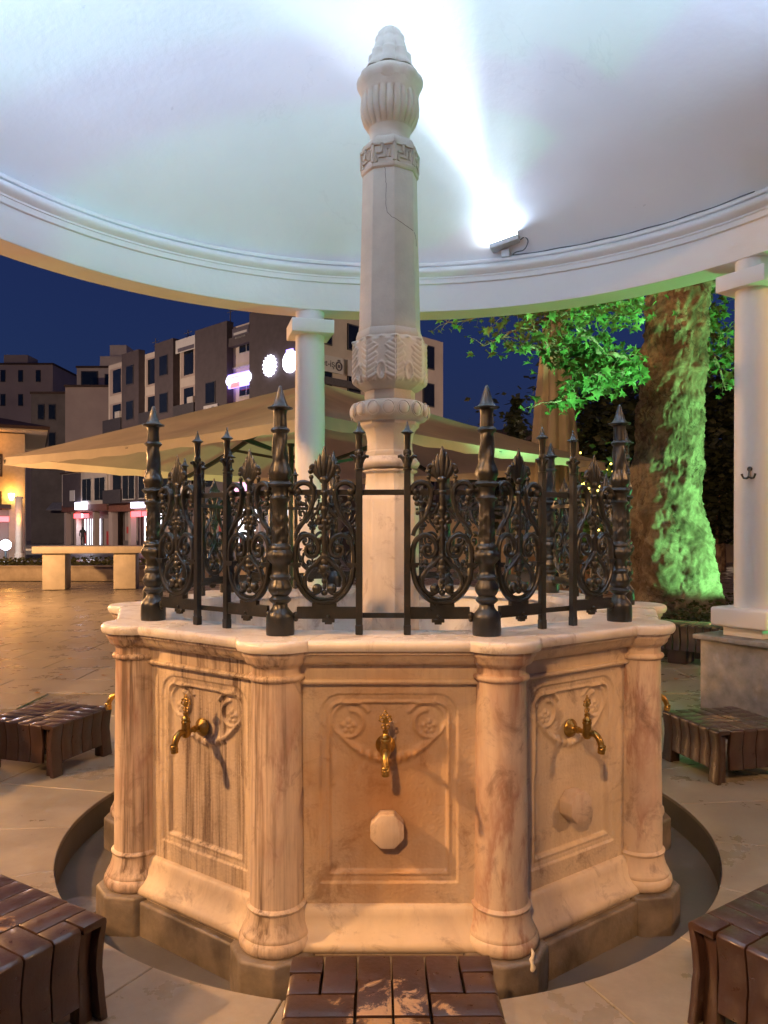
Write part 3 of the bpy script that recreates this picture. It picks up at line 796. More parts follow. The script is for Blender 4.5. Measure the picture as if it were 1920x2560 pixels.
me_spike = MB().lathe([(0.024, zy(258)), (0.030, zy(252)), (0.0445, zy(242)), (0.046, zy(236)), (0.043, zy(231)), (0.032, zy(222)), (0.0245, zy(200)), (0.0175, zy(150)), (0.0105, zy(95)), (0.006, zy(58)), (0.003, zy(46)), (0.0, zy(44))], 28).mesh('spike', 45)
for k in range(10):
    a = -PI / 2 + PI / 10 + k * PI / 5
    o = put('post', me_post, M['iron'], rl, (RF * math.cos(a), RF * math.sin(a), 0), a)
    put('spike', me_spike, M['iron'], o)
# baluster (square bar)
BX = 0.0865
bl = MB(); bl.box((0, 0, (1.0765 + 1.668) / 2), (0.0235, 0.0235, 1.668 - 1.0765))
bl.box((0, 0, 1.094), (0.026, 0.026, 0.035))
me_bal = bl.mesh('baluster', 0, 0.002, 1)
zb = lambda y: 2.177 - 0.000279 * y
hd = MB().lathe([(0.0155, zb(1835)), (0.0165, zb(1825)), (0.0165, zb(1812)), (0.0125, zb(1805)), (0.0145, zb(1770)), (0.0135, zb(1700)), (0.0105, zb(1650)), (0.010, zb(1600)), (0.0105, zb(1560)), (0.0125, zb(1380)), (0.0135, zb(1368)), (0.0225, zb(1350)), (0.0238, zb(1345)), (0.021, zb(1338)), (0.011, zb(1310)), (0.0055, zb(1250)), (0.0015, zb(1195)), (0.0, zb(1190))], 20)
for q in range(4):
    T = Matrix.Rotation(q * PI / 2, 4, 'Z')
    hd.tube([(0.008, 0, zb(1740)), (0.014, 0, zb(1680)), (0.024, 0, zb(1648)), (0.031, 0, zb(1655)), (0.032, 0, zb(1672))], [0.007, 0.008, 0.0075, 0.006, 0.003], 7, T, up=(0, 1, 0))
    hd.ball((0.010, 0, zb(1605)), 0.0075, T, nu=8, nv=6, sc=(0.7, 1, 1.6))
me_bhead = hd.mesh('spear_head', 45)
# scroll panel: (crop px of the close-up) -> (u across, z up), post at -106, baluster at 772
KU = 0.0003246
def sc_pt(x, y): return ((x - 333) * KU, 0.0, 1.7749 - KU * y)          # u = 0 half way between post and baluster
def spl(pts, n=6):                      # Catmull-Rom
    out = []; P_ = [pts[0]] + list(pts) + [pts[-1]]
    for i in range(1, len(P_) - 2):
        p0, p1, p2, p3 = [np.array(q, float) for q in P_[i - 1:i + 3]]
        for k in range(n):
            t = k / n
            out.append(tuple(0.5 * ((2 * p1) + (-p0 + p2) * t + (2 * p0 - 5 * p1 + 4 * p2 - p3) * t * t + (-p0 + 3 * p1 - 3 * p2 + p3) * t ** 3)))
    out.append(tuple(pts[-1])); return out
scp = MB()
CXp = 385
def mir(pts): return [(2 * CXp - x, y) for x, y in pts]
def strip(pts, r0, r1=None, sy=1.25, taper=None, n=8):
    q = spl(pts, 7); k = len(q); r1 = r0 if r1 is None else r1
    rr = [(r0 + (r1 - r0) * i / (k - 1)) * KU * 1.36 for i in range(k)]
    scp.tube([sc_pt(x, y) for x, y in q], rr, n, sy=sy, up=(0, 1, 0))
def both(pts, r0, r1=None, sy=1.25):
    strip(pts, r0, r1, sy); strip(mir(pts), r0, r1, sy)
# big U with the scroll that grows from it
both([(385, 1798), (270, 1775), (165, 1690), (95, 1570), (68, 1440), (62, 1280), (75, 1160), (120, 1085), (195, 1052), (265, 1078), (312, 1145), (318, 1225), (280, 1282), (215, 1285), (178, 1235), (192, 1182), (235, 1175), (252, 1210)], 27, 17)
# rim bead down the U to make it read as a moulded bar
both([(385, 1760), (290, 1745), (200, 1670), (140, 1580), (118, 1500)], 11, 8, 2.6)
# heart
both([(375, 1290), (330, 1330), (290, 1375), (225, 1430), (180, 1500), (165, 1570), (180, 1640), (225, 1692), (285, 1700), (335, 1668), (330, 1625), (295, 1615)], 23, 15)
both([(215, 1440), (190, 1405), (165, 1415)], 16, 6)
# upper S curve, hooked over at the top
both([(62, 1060), (90, 985), (150, 910), (205, 830), (240, 735), (262, 640), (262, 560), (230, 500), (170, 472), (110, 480), (65, 520), (55, 560)], 19, 26)
both([(205, 830), (235, 760), (215, 690), (185, 660), (205, 640)], 14, 6)
both([(240, 860), (300, 800), (335, 740), (345, 690)], 13, 10)
both([(120, 800), (150, 790), (165, 830), (150, 900)], 9, 12)
def blob(x, y, r, sx=1.0, sz=1.0, dy=0.9):
    c = sc_pt(x, y); scp.ball(c, r * KU * 1.15, None, 9, 6, (sx, dy, sz))
for sg in (0, 1):
    f = (lambda x: x) if sg == 0 else (lambda x: 2 * CXp - x)
    for x, y, r in ((88, 570, 42), (95, 640, 32), (110, 700, 30), (140, 715, 20), (108, 765, 14), (112, 812, 20), (305, 1645, 50), (232, 1215, 34), (248, 300, 24), (232, 345, 28), (238, 410, 24), (240, 455, 16)):
        blob(f(x), y, r)
    # side tendrils of the palmette
    strip([(f(300), 330), (f(285), 295), (f(255), 280), (f(230), 300), (f(225), 330)], 18, 12)
    strip([(f(238), 430), (f(250), 480), (f(285), 520), (f(290), 545)], 12, 6)
# stem and its ornaments
strip([(385, 470), (385, 560), (385, 700), (385, 900), (385, 1100), (385, 1290)], 24, 24, 1.1)
for x, y, r, sx, sz in ((385, 505, 32, 1, .8), (385, 580, 42, 1, .8), (385, 640, 26, 1, 1.4), (385, 770, 40, 1, 1.4), (340, 860, 36, 1, 1), (430, 860, 36, 1, 1), (385, 900, 40, 1, 1), (325, 910, 30, 1, 1), (445, 910, 30, 1, 1), (350, 965, 34, 1, 1), (420, 965, 34, 1, 1),
                        (385, 1000, 30, 1, 1.3), (385, 1105, 34, 1, 1), (385, 1165, 26, 1, 1), (385, 1225, 30, 1, 1), (385, 1290, 40, 1, 1.2), (385, 1350, 46, 1, 1.1), (385, 1420, 54, 1, 1), (340, 1400, 26, 1.4, .7), (430, 1400, 26, 1.4, .7), (345, 1460, 24, 1.4, .7), (425, 1460, 24, 1.4, .7),
                        (385, 1490, 30, 1, 1.4), (385, 1560, 30, 1, 1.1), (385, 1620, 22, 1, 1.6), (385, 1690, 34, 1, .9)):
    blob(x, y, r, sx, sz)
both([(385, 1060), (350, 1090), (335, 1120)], 20, 10)
both([(320, 870), (290, 900), (300, 930)], 16, 8)
# seat of the U on the bottom bar
c0 = sc_pt(385, 1828); scp.box(c0, (270 * KU, 0.018, 50 * KU))
# collars where the scroll touches post and bar
for xa, xb in ((15, 135), (635, 760)):
    a_ = sc_pt(xa, 1372); b_ = sc_pt(xb, 1372); scp.box(((a_[0] + b_[0]) / 2, 0, a_[2]), (b_[0] - a_[0], 0.030, 26 * KU)); scp.box(((a_[0] + b_[0]) / 2, 0, a_[2] - 26 * KU), ((b_[0] - a_[0]) * 0.72, 0.024, 26 * KU))
# little ties to the post
for y in (560, 1372): a_ = sc_pt(-60, y); b_ = sc_pt(70, y); scp.tube([a_, b_], 14 * KU, 6)
me_scroll = scp.mesh('scroll_panel', 50)
# palmette
pa = MB()
def leaf_lobe(x0, y0, x1, y1, w, bend=0.0):
    q = []; rr = []
    for i in range(9):
        t = i / 8; nx, ny = (y1 - y0), -(x1 - x0); l = math.hypot(nx, ny)
        q.append(sc_pt(x0 + (x1 - x0) * t + nx / l * bend * math.sin(t * PI), y0 + (y1 - y0) * t + ny / l * bend * math.sin(t * PI)))
        rr.append(max(0.05, math.sin(PI * (0.10 + 0.88 * t)) ** 0.8) * w * KU)
    pa.tube(q, rr, 8, sy=0.8, up=(0, 1, 0))
leaf_lobe(385, 470, 385, 65, 48)
for sg in (-1, 1):
    leaf_lobe(385 + sg * 20, 465, 385 + sg * 52, 150, 40, -sg * 14)
    leaf_lobe(385 + sg * 30, 455, 385 + sg * 96, 215, 36, -sg * 24)
    leaf_lobe(385 + sg * 30, 430, 385 + sg * 120, 265, 28, -sg * 26)
pa.ball(sc_pt(385, 440), 62 * KU, None, 10, 7, (1.0, 0.7, 0.8))
me_palm = pa.mesh('palmette', 50)
br = MB(); c0 = sc_pt(408, 1912); br.box(c0, (655 * KU, 0.016, 133 * KU))
c1 = sc_pt(430, 1998); br.box(c1, (140 * KU, 0.018, 40 * KU)); c1 = sc_pt(430, 2022); br.box(c1, (80 * KU, 0.018, 36 * KU))
br.ball(sc_pt(430, 1950), 24 * KU, None, 8, 6, (1, 2.4, 1))
br.ball(sc_pt(70, 1940), 40 * KU, None, 8, 6, (1, 1, 1)); br.ball(sc_pt(70, 1985), 28 * KU, None, 8, 6)
me_bar = br.mesh('bottom_bar', 40, 0.0015, 1)
# thin through rails
ur = (SIDE / 2 - 0.03)
me_trail = MB().box((0, 0.0135, sc_pt(0, 577)[2]), (2 * ur, 0.006, 62 * KU)).mesh('rail', 0, 0.001, 1)
me_brail = MB().box((0, 0.0135, sc_pt(0, 1945)[2]), (2 * ur, 0.006, 58 * KU)).mesh('rail', 0, 0.001, 1)
ucen = -SIDE / 2 + (333 + 106) * KU
for k in range(10):
    a = k * PI / 5
    n_ = Vector((math.sin(a), -math.cos(a), 0)); tv = Vector((math.cos(a), math.sin(a), 0))
    put('rail', me_trail, M['iron'], rl, n_ * AP, a); put('rail', me_brail, M['iron'], rl, n_ * AP, a)
    for sg in (-1, 1):
        b_ = put('baluster', me_bal, M['iron'], rl, n_ * AP + tv * (sg * BX), a)
        put('spear_head', me_bhead, M['iron'], b_)
        s_ = put('scroll_panel', me_scroll, M['iron'], rl, n_ * AP + tv * (ucen if sg < 0 else -ucen), a if sg < 0 else a + PI)
        put('palmette', me_palm, M['iron'], s_); put('bottom_bar', me_bar, M['iron'], s_)

# ------------------------------------------------------------------ domed pavilion
PX = 0.09; BEAM_Z = 3.40
pv = thing('domed_pavilion', 'round white domed pavilion on five columns sheltering the fountain', 'pavilion', (PX, 0, 0))
prof = [(2.938, BEAM_Z), (2.935, BEAM_Z + 0.004), (2.935, 3.638), (2.917, 3.640), (2.914, 3.644), (2.914, 3.682), (2.905, 3.684), (2.905, 3.694)]
prof += [(2.906 - 0.036 * math.sin(PI * i / 12) - 0.012 * i / 12, 3.698 + 0.082 * i / 12) for i in range(0, 13)]
prof += [(2.916, 3.784), (2.916, 3.792), (2.896, 3.796), (2.894, 3.800), (2.894, 3.818), (2.902, 3.826), (3.02, 3.832), (3.38, 3.84), (3.38, 3.70), (3.208, 3.66), (3.208, BEAM_Z + 0.004), (3.205, BEAM_Z)]
MB().ring(prof, 160).build('ring_beam', M['plaster'], pv, 35)
dm = MB(); rows = []
na, nb = 160, 44
for j in range(nb + 1):
    ph = (PI / 2) * j / nb; row = []
    for i in range(na + 1):
        t = 2 * PI * (i % na) / na
        r = 2.988 * math.cos(ph); z = 3.815 + 1.02 * (1 - (r / 2.988) ** 2.2 + 1e-9) ** 0.82
        w = 1 + 0.0030 * noise.noise((r * math.cos(t) * 1.3, r * math.sin(t) * 1.3, z * 1.6)) * math.cos(ph) + 0.0012 * noise.noise((r * math.cos(t) * 4, r * math.sin(t) * 4, z * 4)) * math.cos(ph)
        row.append((r * w * math.cos(t), r * w * math.sin(t), z))
    rows.append(row)
dm.grid(rows); dm.build('dome', M['plaster'], pv, 60)
ro = MB(); rows = []
for j in range(25):
    ph = (PI / 2) * j / 24
    rows.append([(3.30 * math.cos(ph) * math.cos(2 * PI * i / 96), 3.30 * math.cos(ph) * math.sin(2 * PI * i / 96), 3.842 + 1.30 * math.sin(ph)) for i in range(97)])
ro.grid(rows); ro.build('roof', M['grey_metal'], pv, 60)
COLR = 3.069
for ang in (-14.6, 57.4, 129.4, 201.4, 273.4):
    a = R(90 - ang)
    c = bpy.data.objects.new('column', None); COL.objects.link(c); c.parent = pv; c.location = (COLR * math.cos(a), COLR * math.sin(a), 0); c.rotation_euler = (0, 0, a)
    MB().lathe([(0.137, 0.86), (0.137, 1.2), (0.134, 2.4), (0.129, 3.19)], 48).build('shaft', M['plaster'], c, 40)
    MB().box((0, 0, 3.245), (0.375, 0.375, 0.118)).build('capital', M['plaster'], c, 30, 0.006)
    MB().lathe([(0.128, 3.30), (0.128, BEAM_Z + 0.002)], 48).build('neck', M['plaster'], c, 40)
    MB().box((0, 0, 0.82), (0.43, 0.43, 0.14)).build('base', M['plaster'], c, 30, 0.02, seg=3)
    MB().box((0, 0, 0.72), (0.30, 0.30, 0.08)).build('base_neck', M['plaster'], c, 30, 0.004)
    MB().box((0, 0, 0.667), (0.60, 0.60, 0.035)).build('pedestal_cap', M['granite'], c, 30, 0.005)
    MB().box((0, 0, 0.325), (0.52, 0.52, 0.65)).build('pedestal', M['granite'], c, 30, 0.003)

# coat hook on the right column
hk_c = Vector((PX + COLR * math.cos(R(90 - 57.4)), COLR * math.sin(R(90 - 57.4)), 0))
hd_ = Vector((-0.62, -0.78, 0)); hd_.normalize()
hk = thing('coat_hook', 'small black double coat hook screwed to the right white column', 'hook', hk_c + hd_ * 0.134 + Vector((0, 0, 1.83)), math.atan2(hd_.y, hd_.x) + PI / 2)
MB().lathe([(0.0, 0.0), (0.016, 0.0), (0.018, 0.004), (0.012, 0.008), (0.0, 0.009)], 16, Matrix.Translation((0, 0, 0.055)) @ MX90).build('plate', M['iron'], hk)
hb_ = MB().tube([(0, -0.006, 0.055), (0, -0.012, 0.03), (0, -0.016, 0.0)], [0.010, 0.008, 0.011], 8, up=(1, 0, 0)).build('stem', M['iron'], hk)
for sg in (-1, 1): MB().tube([(0, -0.016, 0.0), (sg * 0.016, -0.024, -0.012), (sg * 0.034, -0.034, -0.010), (sg * 0.042, -0.040, 0.008), (sg * 0.044, -0.042, 0.020)], [0.009, 0.008, 0.007, 0.007, 0.009], 8).build('prong', M['iron'], hk)

# floodlights on the cornice
def floodlight(deg, label, cable=True, flood=None, beam=0.0):
    fa = R(90 - deg)
    fl = thing('floodlight', label, 'floodlight', (PX + 2.86 * math.cos(fa), 2.86 * math.sin(fa), 3.892), fa - PI / 2, 'floodlights on the dome cornice')
    TL = Matrix.Translation((0, 0, 0.03)) @ Matrix.Rotation(R(-13), 4, 'Y') @ Matrix.Rotation(R(6), 4, 'X')
    MB().box((0, 0, 0), (0.25, 0.19, 0.045), TL).build('housing', M['grey_metal'], fl, 30, 0.006)
    MB().box((0, 0, 0.0245), (0.225, 0.165, 0.004), TL).build('lens', M['lens'], fl, 0)
    MB().box((0.0, 0.05, -0.045), (0.07, 0.10, 0.06)).build('bracket', M['grey_metal'], fl, 30, 0.006)
    MB().box((0.128, 0, 0.03), (0.006, 0.17, 0.05), TL).build('end_plate', M['grey_metal'], fl, 0)
    if cable:
        cb = [(0.13, 0.0, 0.05), (0.17, 0.0, 0.07), (0.195, 0.01, 0.03), (0.16, 0.02, -0.03), (0.09, 0.03, -0.04), (0.06, 0.04, -0.055), (0.10, 0.045, -0.057)]
        c_w = []
        for i in range(1, 40):
            t2 = fa - i * 0.018
            q = Vector((PX + 2.904 * math.cos(t2), 2.904 * math.sin(t2), 3.833 + 0.003 * math.sin(i * 0.9))) - Vector(fl.location)
            q.rotate(Matrix.Rotation(-(fa - PI / 2), 3, 'Z')); c_w.append(tuple(q))
        MB().tube([tuple(x) for x in spl(cb, 6)] + c_w[2:], 0.0055, 6, up=(0, 0, 1)).build('cable', M['rubber'], fl)
    fo = light('dome_light', 'AREA', tuple((TL @ Vector((0, 0, 0.032)))), flood or DOME_POWER, (0.46, 0.66, 1.0), fl, shape='RECTANGLE', size=0.22, size_y=0.16)
    fo.rotation_euler = (R(180) + R(6), R(13), 0)
    if beam:
        so = light('dome_beam', 'SPOT', tuple((TL @ Vector((0, 0, 0.034)))), beam * 0.15, (0.70, 0.84, 1.0), fl, spot_size=R(74), spot_blend=1.0, shadow_soft_size=0.05)
        aim(so, (-0.12, -0.92, 0.36))
        so = light('dome_beam', 'SPOT', tuple((TL @ Vector((0, 0, 0.034)))), beam, (0.70, 0.84, 1.0), fl, spot_size=R(35), spot_blend=1.0, shadow_soft_size=0.05)
        aim(so, (-0.18, -0.92, 0.355))
floodlight(19.2, 'small grey floodlight on the cornice throwing cold white light up the dome', True, 22, DOME_BEAM)
for deg, wd in ((104, 'east'), (172, 'south'), (244, 'west')):
    floodlight(deg, 'grey floodlight on the near cornice to the %s, outside the picture' % wd, False)

# ------------------------------------------------------------------ slatted stools round the gutter
SW = 0.535; SH = 0.305; NS = 6; sw = SW / NS
def side_off(z):                        # waisted outline of the sides
    u = z / SH
    return -0.019 * math.sin(PI * min(1, max(0, (1.0 - u) / 1.0)) ** 1.0) * (1.0 if u > 0.5 else 0.75) 
def slat_mesh(i, depth, leg):
    g_ = 0.0045; x0 = -SW / 2 + i * sw + g_ / 2; x1 = x0 + sw - g_
    zb_ = 0.0 if leg else 0.075
    outer = []; th = 0.024
    zs = [zb_ + (SH - 0.018 - zb_) * k / 9 for k in range(10)]
    prof_o = [(-SW / 2 - side_off(z), z) for z in zs]
    prof_o += [(-SW / 2 + 0.004, SH - 0.008), (-SW / 2 + 0.012, SH - 0.001), (-SW / 2 + 0.020, SH)]
    inner_end = -SW / 2 + max(depth * sw - g_, 0.022)
    prof_o += [(inner_end, SH), (inner_end, SH - th)]
    prof_i = [(-SW / 2 - side_off(z) + th, z) for z in reversed(zs)]
    pr = prof_o + [(max(-SW / 2 + th, -SW / 2 + th), SH - th)] * (1 if inner_end > -SW / 2 + th + 0.003 else 0) + [q for q in prof_i if q[1] < SH - th - 0.004]
    m_ = MB(); k = len(pr)
    vs = [(x0, y, z) for y, z in pr] + [(x1, y, z) for y, z in pr]
    fs = [tuple(range(k)), tuple(reversed(range(k, 2 * k)))] + [(j, k + j, k + (j + 1) % k, (j + 1) % k) for j in range(k)]
    return m_.add(vs, fs).mesh('slat', 35, 0.003, 2)
slat_cache = {}
def make_stool(label, ang, r, rz_extra=0.0):
    a = R(ang)
    loc = (r * math.sin(a) - 0.017, -r * math.cos(a), 0.001)
    t = thing('wooden_stool', label, 'stool', loc, a + rz_extra, 'slatted wooden stools round the fountain')
    for q in range(4):
        for i in range(NS):
            e = min(i, NS - 1 - i)
            depth = (e + 1) if q % 2 == 0 else e
            if q % 2 == 1 and i in (0, NS - 1): continue
            key_ = (i, depth)
            if key_ not in slat_cache: slat_cache[key_] = slat_mesh(i, depth, i in (0, NS - 1))
            put('slat', slat_cache[key_], M['wood'], t, None, q * PI / 2)
    MB().box((0, 0, SH - 0.05), (SW - 0.13, SW - 0.13, 0.03)).build('seat_frame', M['wood'], t, 0)
    for sx in (-1, 1):
        for sy in (-1, 1):
            MB().box((sx * (SW / 2 - 0.055), sy * (SW / 2 - 0.055), 0.135), (0.045, 0.045, 0.27)).build('leg', M['wood'], t, 30, 0.003)
    return t
make_stool('worn brown wooden stool in front of the fountain, cut by the bottom edge', 0.6, 2.08)
make_stool('worn brown wooden stool in the lower left corner, bare wood showing on its seat', -35, 2.07, R(3))
make_stool('brown wooden stool in the lower right corner, green sheen on its seat', 36.5, 2.12, R(-2))
make_stool('dark wooden stool at the left edge, behind the gutter', -113, 2.28, R(5))
make_stool('dark wooden stool at the right edge, in front of the granite pedestal', 110, 2.22, R(-6))

# drain cover and litter
dc_ = tag(MB().lathe([(0.0, 0.004), (0.075, 0.004), (0.082, 0.0), (0.098, 0.0), (0.1, -0.006)], 32).build('drain_cover', M['granite'], None, 40, loc=(GX(192, 3.2), 3.2 + CAM.y, PIT_Z + 0.013)), 'round grey drain cover in the gutter left of the fountain', 'drain cover')
pp = MB(); pts = []
for i in range(7):
    pts.append((0.003 * math.sin(i * 1.7), 0.003 * math.cos(i * 2.1), 0.012 * i))
pp.tube(pts, [0.007, 0.009, 0.005, 0.008, 0.005, 0.006, 0.002], 7, up=(1, 0, 0))
q = W(1328, 2490, 2.52)
tag(pp.build('paper_scrap', M['paper'], None, 60, loc=(q.x, q.y - 0.02, 0.001)), 'crumpled white paper scrap on the gutter edge by the near right column', 'paper')
lm = MB()
def leaf_pts(s=1.0):
    o = []
    for i in range(11):
        a = PI * 2 * i / 11 + PI / 2; r = s * (0.55 if i % 2 else 1.0) * (0.75 + 0.25 * math.cos(a - PI / 2))
        o.append((r * math.cos(a), r * math.sin(a)))
    return o
lp = leaf_pts(0.05)
lm.add([(x, y, 0.004 + 0.25 * abs(x) + 0.1 * y) for x, y in lp] + [(0, 0, 0.003)], [(i, (i + 1) % 11, 11) for i in range(11)])
me_dl = lm.mesh('dry_leaf', 0)
for i, (px, py) in enumerate(((175, 1648), (95, 1735), (215, 1735), (285, 1528), (150, 1690), (320, 1580), (52, 1612), (262, 1690), (1660, 1732), (1690, 1700), (40, 1560), (238, 1600))):
    d = CAM.z * F / (py - 1324)
    o = put('dry_leaf', me_dl, M['dry_leaf'], None, (GX(px, d), CAM.y + d, 0.004), i * 1.3)
    o.scale = (0.9, 0.7, 0.8)
    tag(o, 'dry brown fallen leaf on the paving', 'leaf', 'fallen leaves on the paving')

# ================================================================== the square beyond
def obox(mb, c, d, rz=0.0): return mb.box(c, d, None, rz)
# stone table-bench on the plaza
d0 = 18.3
sb = thing('stone_bench', 'long pale stone bench on two block legs standing on the plaza', 'bench', (GX(222, 18.6), CAM.y + 18.8, 0), R(10))
MB().box((0, 0, 0.965), (2.55, 0.95, 0.17)).build('top', M['bench_stone'], sb, 30, 0.012)
for sg in (-1, 1): MB().box((sg * 0.82, 0, 0.44), (0.52, 0.62, 0.88)).build('leg', M['bench_stone'], sb, 30, 0.01)

# planter with low wall and ground cover
def leaf_cards(mb, fn, n, size, rnd, droop=0.3):
    for _ in range(n):
        c = fn(rnd)
        if c is None: continue
        a = rnd.uniform(0, 2 * PI); s = size * rnd.uniform(0.6, 1.3)
        t = Vector((math.cos(a), math.sin(a), rnd.uniform(-0.5, 0.7))).normalized()
        w = t.cross(Vector((rnd.uniform(-1, 1), rnd.uniform(-1, 1), rnd.uniform(0.2, 1)))).normalized()
        c = Vector(c); nrm = t.cross(w)
        mb.add([c - t * s * 0.5, c + w * s * 0.30 + nrm * s * 0.06, c + t * s * 0.5 - Vector((0, 0, droop * s * 0.4)), c - w * s * 0.30 + nrm * s * 0.06], [(0, 1, 2), (0, 2, 3)])
rnd = random.Random(4)
pw = thing('planter', 'long low stone planter filled with ground cover across the plaza', 'planter', (-9.5, CAM.y + 21.6, 0), R(0))
MB().box((0, 0, 0.2), (16.0, 0.28, 0.40)).build('wall', M['kerb'], pw, 30, 0.01)
MB().box((0, 0.0, 0.415), (16.1, 0.36, 0.03)).build('coping', M['kerb'], pw, 30, 0.006)
MB().box((0, 2.3, 0.17), (16.0, 4.3, 0.34)).build('soil', M['soil'], pw, 0)
pc = MB(); leaf_cards(pc, lambda r: (r.uniform(-7.9, 7.9), r.uniform(0.25, 3.8), 0.35 + 0.22 * r.random() ** 2), 5200, 0.12, rnd)
o = pc.build('ground_cover', M['shrub'], pw, 0); o['kind'] = 'stuff'

# road in front of the shops
rd = MB(); rd.box((-20, 41, -0.008), (90, 15, 0.004)); struct(rd.build('road', M['asphalt'], None, 0))
pk = MB(); pk.box((-20, 48.7, 0.06), (90, 0.3, 0.12)); struct(pk.build('kerb', M['kerb'], None, 0))

# ---- open parasol
UC = Vector((-1.08, CAM.y + 12.0, 0)); ua = R(5.5); UH = 4.72; UE = 2.55; UA = 3.78
um = thing('open_parasol', 'huge open beige parasol with dark ribs behind the fountain', 'parasol', UC, ua)
cor_ = [Vector((UH * math.cos(i * PI / 2), UH * math.sin(i * PI / 2), UE)) for i in range(4)]
apx = Vector((0, 0, UA))
def gore(a_, b_):
    k = 16; rows = []
    for j in range(k + 1):
        t = j / k; row = []
        for i in range(k + 1):
            q = a_.lerp(b_, i / k)
            p_ = apx.lerp(q, t)
            sag = -0.10 * math.sin(PI * t) * math.sin(PI * i / k) - 0.05 * t * math.sin(PI * i / k)
            row.append((p_.x, p_.y, p_.z + sag + 0.008 * noise.noise((p_.x * 2, p_.y * 2, 0))))
        rows.append(row)
    return rows
for i in range(4):
    MB().grid(gore(cor_[i], cor_[(i + 1) % 4])).build('canopy_gore', M['canvas'], um, 60)
    k = 24; rows = []
    for dz in (0.0, -0.06, -0.13):
        rows.append([tuple(cor_[i].lerp(cor_[(i + 1) % 4], q / k) + Vector((0, 0, dz - 0.05 * math.sin(PI * q / k) - (0.012 * math.sin(q * 2.3) if dz < -0.1 else 0))) + (cor_[i].lerp(cor_[(i + 1) % 4], q / k)).normalized() * (0.02 * (-dz) / 0.13)) for q in range(k + 1)])
    MB().grid(rows).build('valance', M['canvas'], um, 60)
MB().lathe([(0.065, 0.05), (0.06, UA + 0.02), (0.02, UA + 0.10), (0.0, UA + 0.12)], 16).build('mast', M['steel'], um)
MB().box((0, 0, 0.04), (1.1, 1.1, 0.08)).build('base', M['granite'], um, 0, 0.01)
MB().lathe([(0.11, 2.42), (0.12, 2.44), (0.12, 2.54), (0.11, 2.56)], 20).build('hub', M['steel'], um)
for i in range(8):
    a = i * PI / 4
    tip = cor_[i // 2] if i % 2 == 0 else (cor_[i // 2].lerp(cor_[(i // 2 + 1) % 4], 0.5) + Vector((0, 0, -0.05)))
    ap_ = Vector((0.05 * math.cos(a), 0.05 * math.sin(a), UA - 0.07)); tp_ = tip + Vector((0, 0, -0.06))
    mid = [ap_.lerp(tp_, t) + Vector((0, 0, (-0.115 * math.sin(PI * t) if i % 2 else -0.01) )) for t in (0, 0.2, 0.4, 0.6, 0.8, 1.0)]
    MB().tube(mid, 0.042, 4, up=(0, 0, 1)).build('rib', M['steel'], um, 0)
    MB().tube([(0.11 * math.cos(a), 0.11 * math.sin(a), 2.49), mid[2] if i % 2 == 0 else mid[3]], 0.032, 4, up=(0, 0, 1)).build('strut', M['steel'], um, 0)
# slim post under the near corner
sp_ = tag(MB().lathe([(0.07, 0), (0.07, 0.03), (0.032, 0.04), (0.032, 2.42), (0.045, 2.43), (0.045, 2.46)], 16).build('steel_post', M['steel'], None, 40, loc=(GX(727, 8.9), CAM.y + 8.9, 0)), 'slim dark steel post seen just left of the white column', 'post')

# ---- closed parasol
cpz = thing('closed_parasol', 'tall folded beige parasol standing behind the leafy branch', 'parasol', (GX(1388, 13.2), CAM.y + 13.2, 0))
def fold(t, z, r): return r * (1 + 0.16 * math.sin(9 * t + 0.6 * math.sin(z * 3)) + 0.05 * math.sin(17 * t))
MB().lathe([(0.10, 0.95), (0.40, 1.0), (0.43, 1.5), (0.40, 2.2), (0.355, 2.9), (0.30, 3.6), (0.22, 4.6), (0.13, 5.5), (0.05, 5.9), (0.0, 5.95)], 96, mod=fold).build('folded_canopy', M['canvas'], cpz, 60)
MB().lathe([(0.06, 0.05), (0.06, 6.05), (0.0, 6.1)], 14).build('mast', M['steel'], cpz)
MB().box((0, 0, 0.04), (1.0, 1.0, 0.08)).build('base', M['granite'], cpz, 0, 0.01)

# ---- plane tree
TB = Vector((GX(1690, 11.2), CAM.y + 11.2, 0))
tr = thing('plane_tree', 'massive old plane tree lit green from below beside the pavilion', 'tree', TB)
def trunk():
    rows = []; nz_, na_ = 230, 190
    for j in range(nz_ + 1):
        z = 7.0 * j / nz_; row = []
        cx = 0.02 - 0.17 * math.sin(min(1, z / 2.4) * PI * 0.5) + 0.075 * max(0, z - 1.8); cy = 0.03 * z
        r = 0.50 + 0.42 * math.exp(-z / 0.55) + 0.10 * math.exp(-((z - 1.2) / 0.7) ** 2) - 0.012 * z
        for i in range(na_ + 1):
            t = 2 * PI * (i % na_) / na_
            fl_ = 1 + 0.10 * math.exp(-z / 0.9) * (math.sin(5 * t + 0.6) + 0.5 * math.sin(3 * t)) 
            q = (math.cos(t) * 1.1, math.sin(t) * 1.1, z * 1.9)
            rr = r * fl_ + 0.075 * noise.noise((q[0] * 1.6, q[1] * 1.6, q[2] * 1.6)) + 0.045 * noise.noise((q[0] * 4.5, q[1] * 4.5, q[2] * 4.0)) + 0.026 * noise.noise((q[0] * 11, q[1] * 11, q[2] * 9)) + 0.012 * noise.noise((q[0] * 27, q[1] * 27, q[2] * 22))
            rr += 0.10 * math.exp(-((z - 1.45) / 0.35) ** 2 - ((t - 4.2) / 0.5) ** 2)
            row.append((cx + rr * math.cos(t), cy + rr * math.sin(t), z))
        rows.append(row)
    return MB().grid(rows)
trunk().build('trunk', M['bark'], tr, 60)
